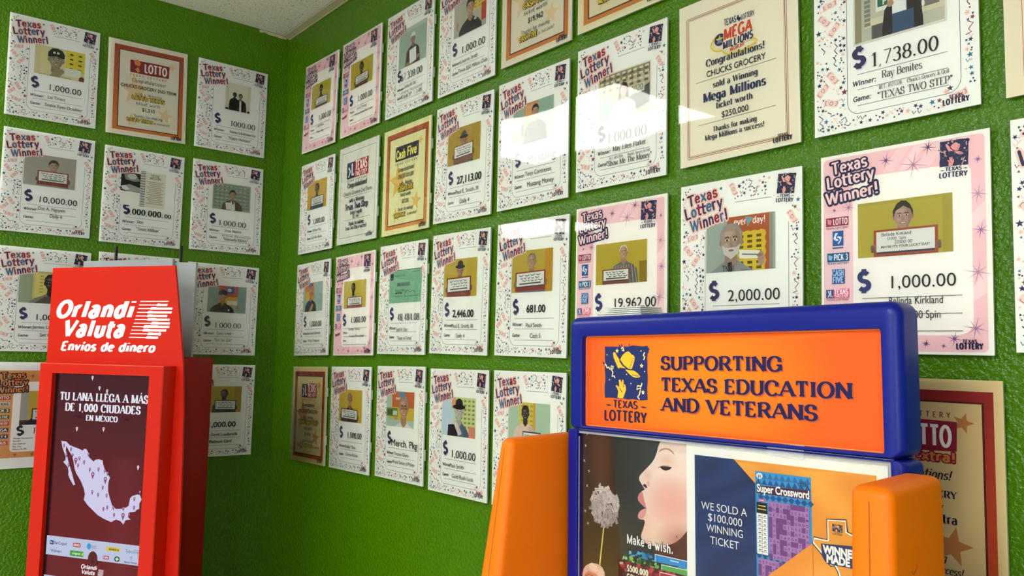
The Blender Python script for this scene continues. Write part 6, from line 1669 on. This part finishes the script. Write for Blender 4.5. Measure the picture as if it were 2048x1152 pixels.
    # fanned tickets
    def tk(x0, y0, x1, y1, sl, back, chips, seed, num):
        r2 = random.Random(seed)
        f = lambda x: y0 + (x - x0) * sl
        A.poly([(x0, f(x0)), (x1, f(x1)), (x1, y1), (x0 - .004, y1)], back)
        for k in range(60):
            x = x0 + .004 + r2.random() * (x1 - x0 - .01); y = f(x) + .002 + r2.random() * .012
            s = r2.uniform(.002, .005); a = r2.uniform(0, 3)
            A.z += 2e-6
            A._add([(x + s * 1.3 * math.cos(a + q * 1.57 + (.3 if q % 2 else 0)), y + s * math.sin(a + q * 1.57)) for q in range(4)], r2.choice(chips))
        A.text(num, x0 + .002, f(x0) + .006, .0032, '#f0ece2', bold=.02)
    tk(-.1490, .1765, -.030, .32, -.012, '#16364c', ['#2f86b8', '#1f5f90', '#54a4cc', '#0f2030'], 3, '$5')
    A.poly([(-.098, .1745), (-.030, .1735), (-.030, .1835), (-.098, .1850)], '#e8eef2'); A.poly([(-.097, .1755), (-.030, .1745), (-.030, .1835), (-.097, .1850)], '#2f8ad0')
    A.line([(-.070, .1785), (-.055, .1782)], .0012, '#dfe8f0')
    tk(-.1600, .1860, -.030, .32, -.012, '#24301c', ['#6fa84c', '#8cbc6a', '#3a5c2c', '#141c10'], 4, '$10')
    A.poly([(-.086, .1865), (-.030, .1850), (-.030, .1950), (-.086, .1965)], '#dfe8dc'); A.poly([(-.085, .1875), (-.030, .1862), (-.030, .1950), (-.085, .1965)], '#5aa854')
    tk(-.1670, .1950, -.030, .34, -.012, '#4c0e14', ['#a8202c', '#7c1620', '#c43c44', '#2a080c'], 6, '$20')
    A.poly([(-.089, .1975), (-.030, .1958), (-.030, .235), (-.089, .236)], '#e8d8d8'); A.poly([(-.088, .1985), (-.030, .1968), (-.030, .235), (-.088, .236)], '#a8243a')
    A.line([(-.084, .2030), (-.070, .2026)], .0012, '#f0dada')
    A.pen('$500,000', -.150, .2080, .0080, '#f2e6c8', .2, .17, cond=.62, fit=.041, halo=('#241008', .14)); A.pen('GOLD RUSH', -.150, .2200, .0080, '#f2e6c8', .2, .17, cond=.62, fit=.050, halo=('#241008', .14))
    A.pen('Make a wish.', -.1500, .1680, .0118, '#f7f5f2', .17, .15, cond=.85, fit=.0870, rnd=True, rot=-.0, jit=.05, halo=('#4a342c', .08), track=.06)
    m = A.mesh('wish_poster'); m.materials.append(M['ink'])
    o = link(bpy.data.objects.new('wish_poster', m)); o.matrix_world = DM @ Matrix.Translation((0, 0, -.0140))
    tag(o, 'printed poster of a woman in profile blowing at a ball of bank notes', 'poster')
def ticket_sign():
    A = Art(unit=1, cx=0, cy=0)
    A.rect(-.0379, .0150, .2405, .2300, '#eceae4')
    o0, o1, p0, p1 = -.0240, .2274, .0285, .2160
    def oc(x, y):
        return mixc('#e8a444', '#e09032', .5 + .5 * math.sin(x * 60 + math.sin(y * 45) * 2))
    A.grad([(o0, p0), (o1, p0), (o1, p1), (o0, p1)], oc, .008)
    def nc(x, y):
        return mixc('#1a2c5c', '#20386e', .5 + .5 * math.sin(x * 80 + y * 130 + math.sin(y * 90)))
    A.grad([(o0, p0), (.0380, p0), (.0706, .0565), (.0706, .178), (.030, p1), (o0, p1)], nc, .008)
    A.line([(.0382, p0), (.0708, .0566)], .0009, '#14204a')
    # scratch ticket, its lower right corner cut by the orange field
    tx0, tx1, ty0 = .0706, .1475, .0398
    X = lambda u: tx0 + (tx1 - tx0) * u
    Y = lambda v: ty0 + .104 * v
    A.rect(tx0, ty0, tx1, p1, '#2f8fc8')
    A.up()
    for r in range(2):
        for k in range(9):
            A._add([(X(.06 + .11 * k - .055), Y(.015 + .07 * r + .07)), (X(.06 + .11 * k), Y(.015 + .07 * r)), (X(.06 + .11 * k + .055), Y(.015 + .07 * r + .07))], '#1d4f8c' if r else '#226aa8')
    for k in range(9):
        A._add([(X(.05 + .11 * k), Y(.3)), (X(.105 + .11 * k), Y(.34)), (X(.16 + .11 * k), Y(.3)), (X(.105 + .11 * k), Y(.26))], '#1d4f8c')
        A._add([(X(.0 + .11 * k), Y(.98)), (X(.055 + .11 * k), Y(.9)), (X(.11 + .11 * k), Y(.98)), (X(.055 + .11 * k), Y(1.06))], '#1a4a84')
        A._add([(X(.0 + .11 * k), Y(1.66)), (X(.055 + .11 * k), Y(1.58)), (X(.11 + .11 * k), Y(1.66)), (X(.055 + .11 * k), Y(1.72))], '#1a4a84')
    A.ell(X(.08), Y(.055), .0045, .0036, '#eef2f6'); A.text('$5', X(.08), Y(.075), .0036, '#1c2a50', align='c', bold=.02)
    A.pen('TEXAS', X(.86), Y(.075), .0022, '#14243c', .2, .18, align='c', fit=.008); A.pen('LOTTERY', X(.86), Y(.115), .0036, '#14243c', .22, .18, cond=.7, align='c', fit=.0135)
    A.poly([(X(.02), Y(.17)), (X(.98), Y(.15)), (X(.98), Y(.255)), (X(.02), Y(.265))], '#4a1c34')
    A.text('Super Crossword', X(.03), Y(.245), .0092, '#f4f2ee', bold=.028, fit=.0722)
    A.rect(X(.06), Y(.325), X(.19), Y(.36), '#c03a7c'); A.text('GAME 1', X(.125), Y(.352), .0018, '#f0e0ea', align='c', bold=.02)
    A.rect(X(.02), Y(.37), X(.22), Y(.5), '#17181a'); A.line([(X(.05), Y(.41)), (X(.19), Y(.41))], .0012, '#d8cf5a'); A.line([(X(.04), Y(.45)), (X(.2), Y(.45))], .0012, '#d8cf5a', up=False)
    A.rect(X(.02), Y(.5), X(.22), Y(.98), '#ece9e2')
    A.up()
    for k in range(9):
        A.line([(X(.03), Y(.55 + .05 * k)), (X(.21), Y(.55 + .05 * k))], .0005, '#4a4a4c', up=False)
        A.line([(X(.05), Y(.53 + .05 * k)), (X(.1), Y(.53 + .05 * k))], .0012, '#55555a', up=False); A.line([(X(.15), Y(.53 + .05 * k)), (X(.19), Y(.53 + .05 * k))], .0012, '#55555a', up=False)
    A.line([(X(.12), Y(.5)), (X(.12), Y(.98))], .0005, '#4a4a4c', up=False)
    def cross(u0, v0, u1, v1, rows):
        A.rect(X(u0), Y(v0), X(u1), Y(v1), '#87509a')
        nx, ny = len(rows[0]), len(rows)
        A.up()
        for i in range(nx + 1):
            A.line([(X(u0 + (u1 - u0) * i / nx), Y(v0)), (X(u0 + (u1 - u0) * i / nx), Y(v1))], .0003, '#6a3478', up=False)
        for j in range(ny + 1):
            A.line([(X(u0), Y(v0 + (v1 - v0) * j / ny)), (X(u1), Y(v0 + (v1 - v0) * j / ny))], .0003, '#6a3478', up=False)
        A.up()
        for j, row in enumerate(rows):
            for i, ch in enumerate(row):
                a, b = u0 + (u1 - u0) * i / nx, v0 + (v1 - v0) * j / ny
                c_, d_ = u0 + (u1 - u0) * (i + 1) / nx, v0 + (v1 - v0) * (j + 1) / ny
                A._add([(X(a), Y(b)), (X(c_), Y(b)), (X(c_), Y(d_)), (X(a), Y(d_))], '#743e80' if ch == '.' else '#a476b0')
        for j, row in enumerate(rows):
            for i, ch in enumerate(row):
                if ch != '.':
                    A.text(ch, X(u0 + (u1 - u0) * (i + .5) / nx), Y(v0 + (v1 - v0) * (j + .8) / ny), .0030, '#3a1c48', align='c', bold=.01)
                    A.z -= Art.STEP
        A.up()
    cross(.245, .34, .955, 1.01, ['LIQUID....D', '.N.S..SCALE', 'AFTER..O..M', '.I...D.UNDO', '.N..RINSE.C', '.I...S.ATAR', '.T.VAPOR..A', 'SEA..A..T.C', 'P.L.UTILITY', 'U.S..C..E..', '.SOOTHE.ROT'])
    cross(.04, 1.03, .48, 1.5, ['REFUND.', '.Y..E.H', '.E.ONLY', 'I.A.R.D', 'D.C.A.R', 'I.HELLO', 'AYE....'])
    A.rect(X(.5), Y(1.03), X(.72), Y(1.2), '#17181a'); A.rect(X(.55), Y(1.02), X(.66), Y(1.05), '#c03a7c'); A.line([(X(.53), Y(1.1)), (X(.69), Y(1.1))], .0012, '#d8cf5a'); A.rect(X(.5), Y(1.2), X(.72), Y(1.5), '#ece9e2')
    A.up()
    for k in range(5):
        A.line([(X(.52), Y(1.24 + .05 * k)), (X(.7), Y(1.24 + .05 * k))], .0010, '#55555a', up=False)
    A.grad([(.1461, .1178), (.1480, .1165), (.1480, p1), (.040, p1), (.0706, .1800)], oc, .009)
    # words on the blue field
    for s, y, w, x in (('WE SOLD A', .0990, .0715, .0226), ('$100,000', .1128, .0540, .0243), ('WINNING', .1270, .0575, .0238), ('TICKET', .1424, .0450, .0234)):
        A.text(s, x, y, .0098, '#f1f0ee', align='c', fit=w, bold=-.002)
    # outline of the state with the emblem and two words
    tx = [(.1688, .0868), (.1898, .0849), (.1895, .0969), (.1964, .0998), (.2060, .1005), (.2160, .1030), (.2165, .1180), (.2180, .1300), (.2080, .1400), (.1960, .1480), (.1900, .1600), (.1860, .1580), (.1810, .1420), (.1760, .1348), (.1712, .1360), (.1660, .1325), (.1611, .1250), (.1503, .1150), (.1503, .1110), (.1690, .1105)]
    A.line(tx, .0062, '#1a2040', closed=True); A.line(tx, .0036, '#f2f0ec', closed=True); A.poly(tx, '#e39a3a')
    emblem(A, .1736, .0895, .0126, .0085, '#27305c', '#e8a060', '#5a3a28', small=True)
    A.poly([(.159, .1145), (.2165, .1090), (.2165, .1360), (.166, .1365), (.160, .127)], '#27305c')
    A.text('WINNER', .1618, .1245, .0086, '#f4f2ee', bold=.05, fit=.0410); A.text('MADE HERE', .1655, .1345, .0086, '#f4f2ee', bold=.05, fit=.0560)
    m = A.mesh('ticket_sign'); m.materials.append(M['ink'])
    o = link(bpy.data.objects.new('ticket_sign', m)); o.matrix_world = DM @ Matrix.Translation((0, 0, -.0088))
    tag(o, 'white-bordered sheet reading we sold a $100,000 winning ticket, behind the clear cover', 'sign')
    me = bpy.data.meshes.new('tape')
    me.from_pydata([(.0925, -.004, -.0030), (.1435, -.0015, -.0030), (.1410, -.0185, -.0030), (.0920, -.0165, -.0030)], [], [(0, 1, 2, 3)])
    me.materials.append(M['tape']); o = mesh_obj('clear_tape', me); o.matrix_world = DM
    tag(o, 'short strip of clear tape across the lower edge of the orange header sign', 'tape')
    # folded clear sign holder lying on top of the frame
    bm = bmesh.new()
    for k in range(5):
        w = .0006 * k
        box_bm(bm, -.1975 + w, .1672 + .0028 * k, -.062, -.1222 - w * .5, .1690 + .0028 * k, -.012)
    me = bm_mesh(bm, 'acrylic_sheets'); me.materials.append(M['clear'])
    o = mesh_obj('acrylic_stand', me); o.matrix_world = DM
    tag(o, 'small layered clear acrylic stand lying on top of the blue frame', 'acrylic stand')

# ------------------------------------------------------------------ build
setting()
shared_meshes()
certificates()
kiosk()
station()
wish_poster()
ticket_sign()
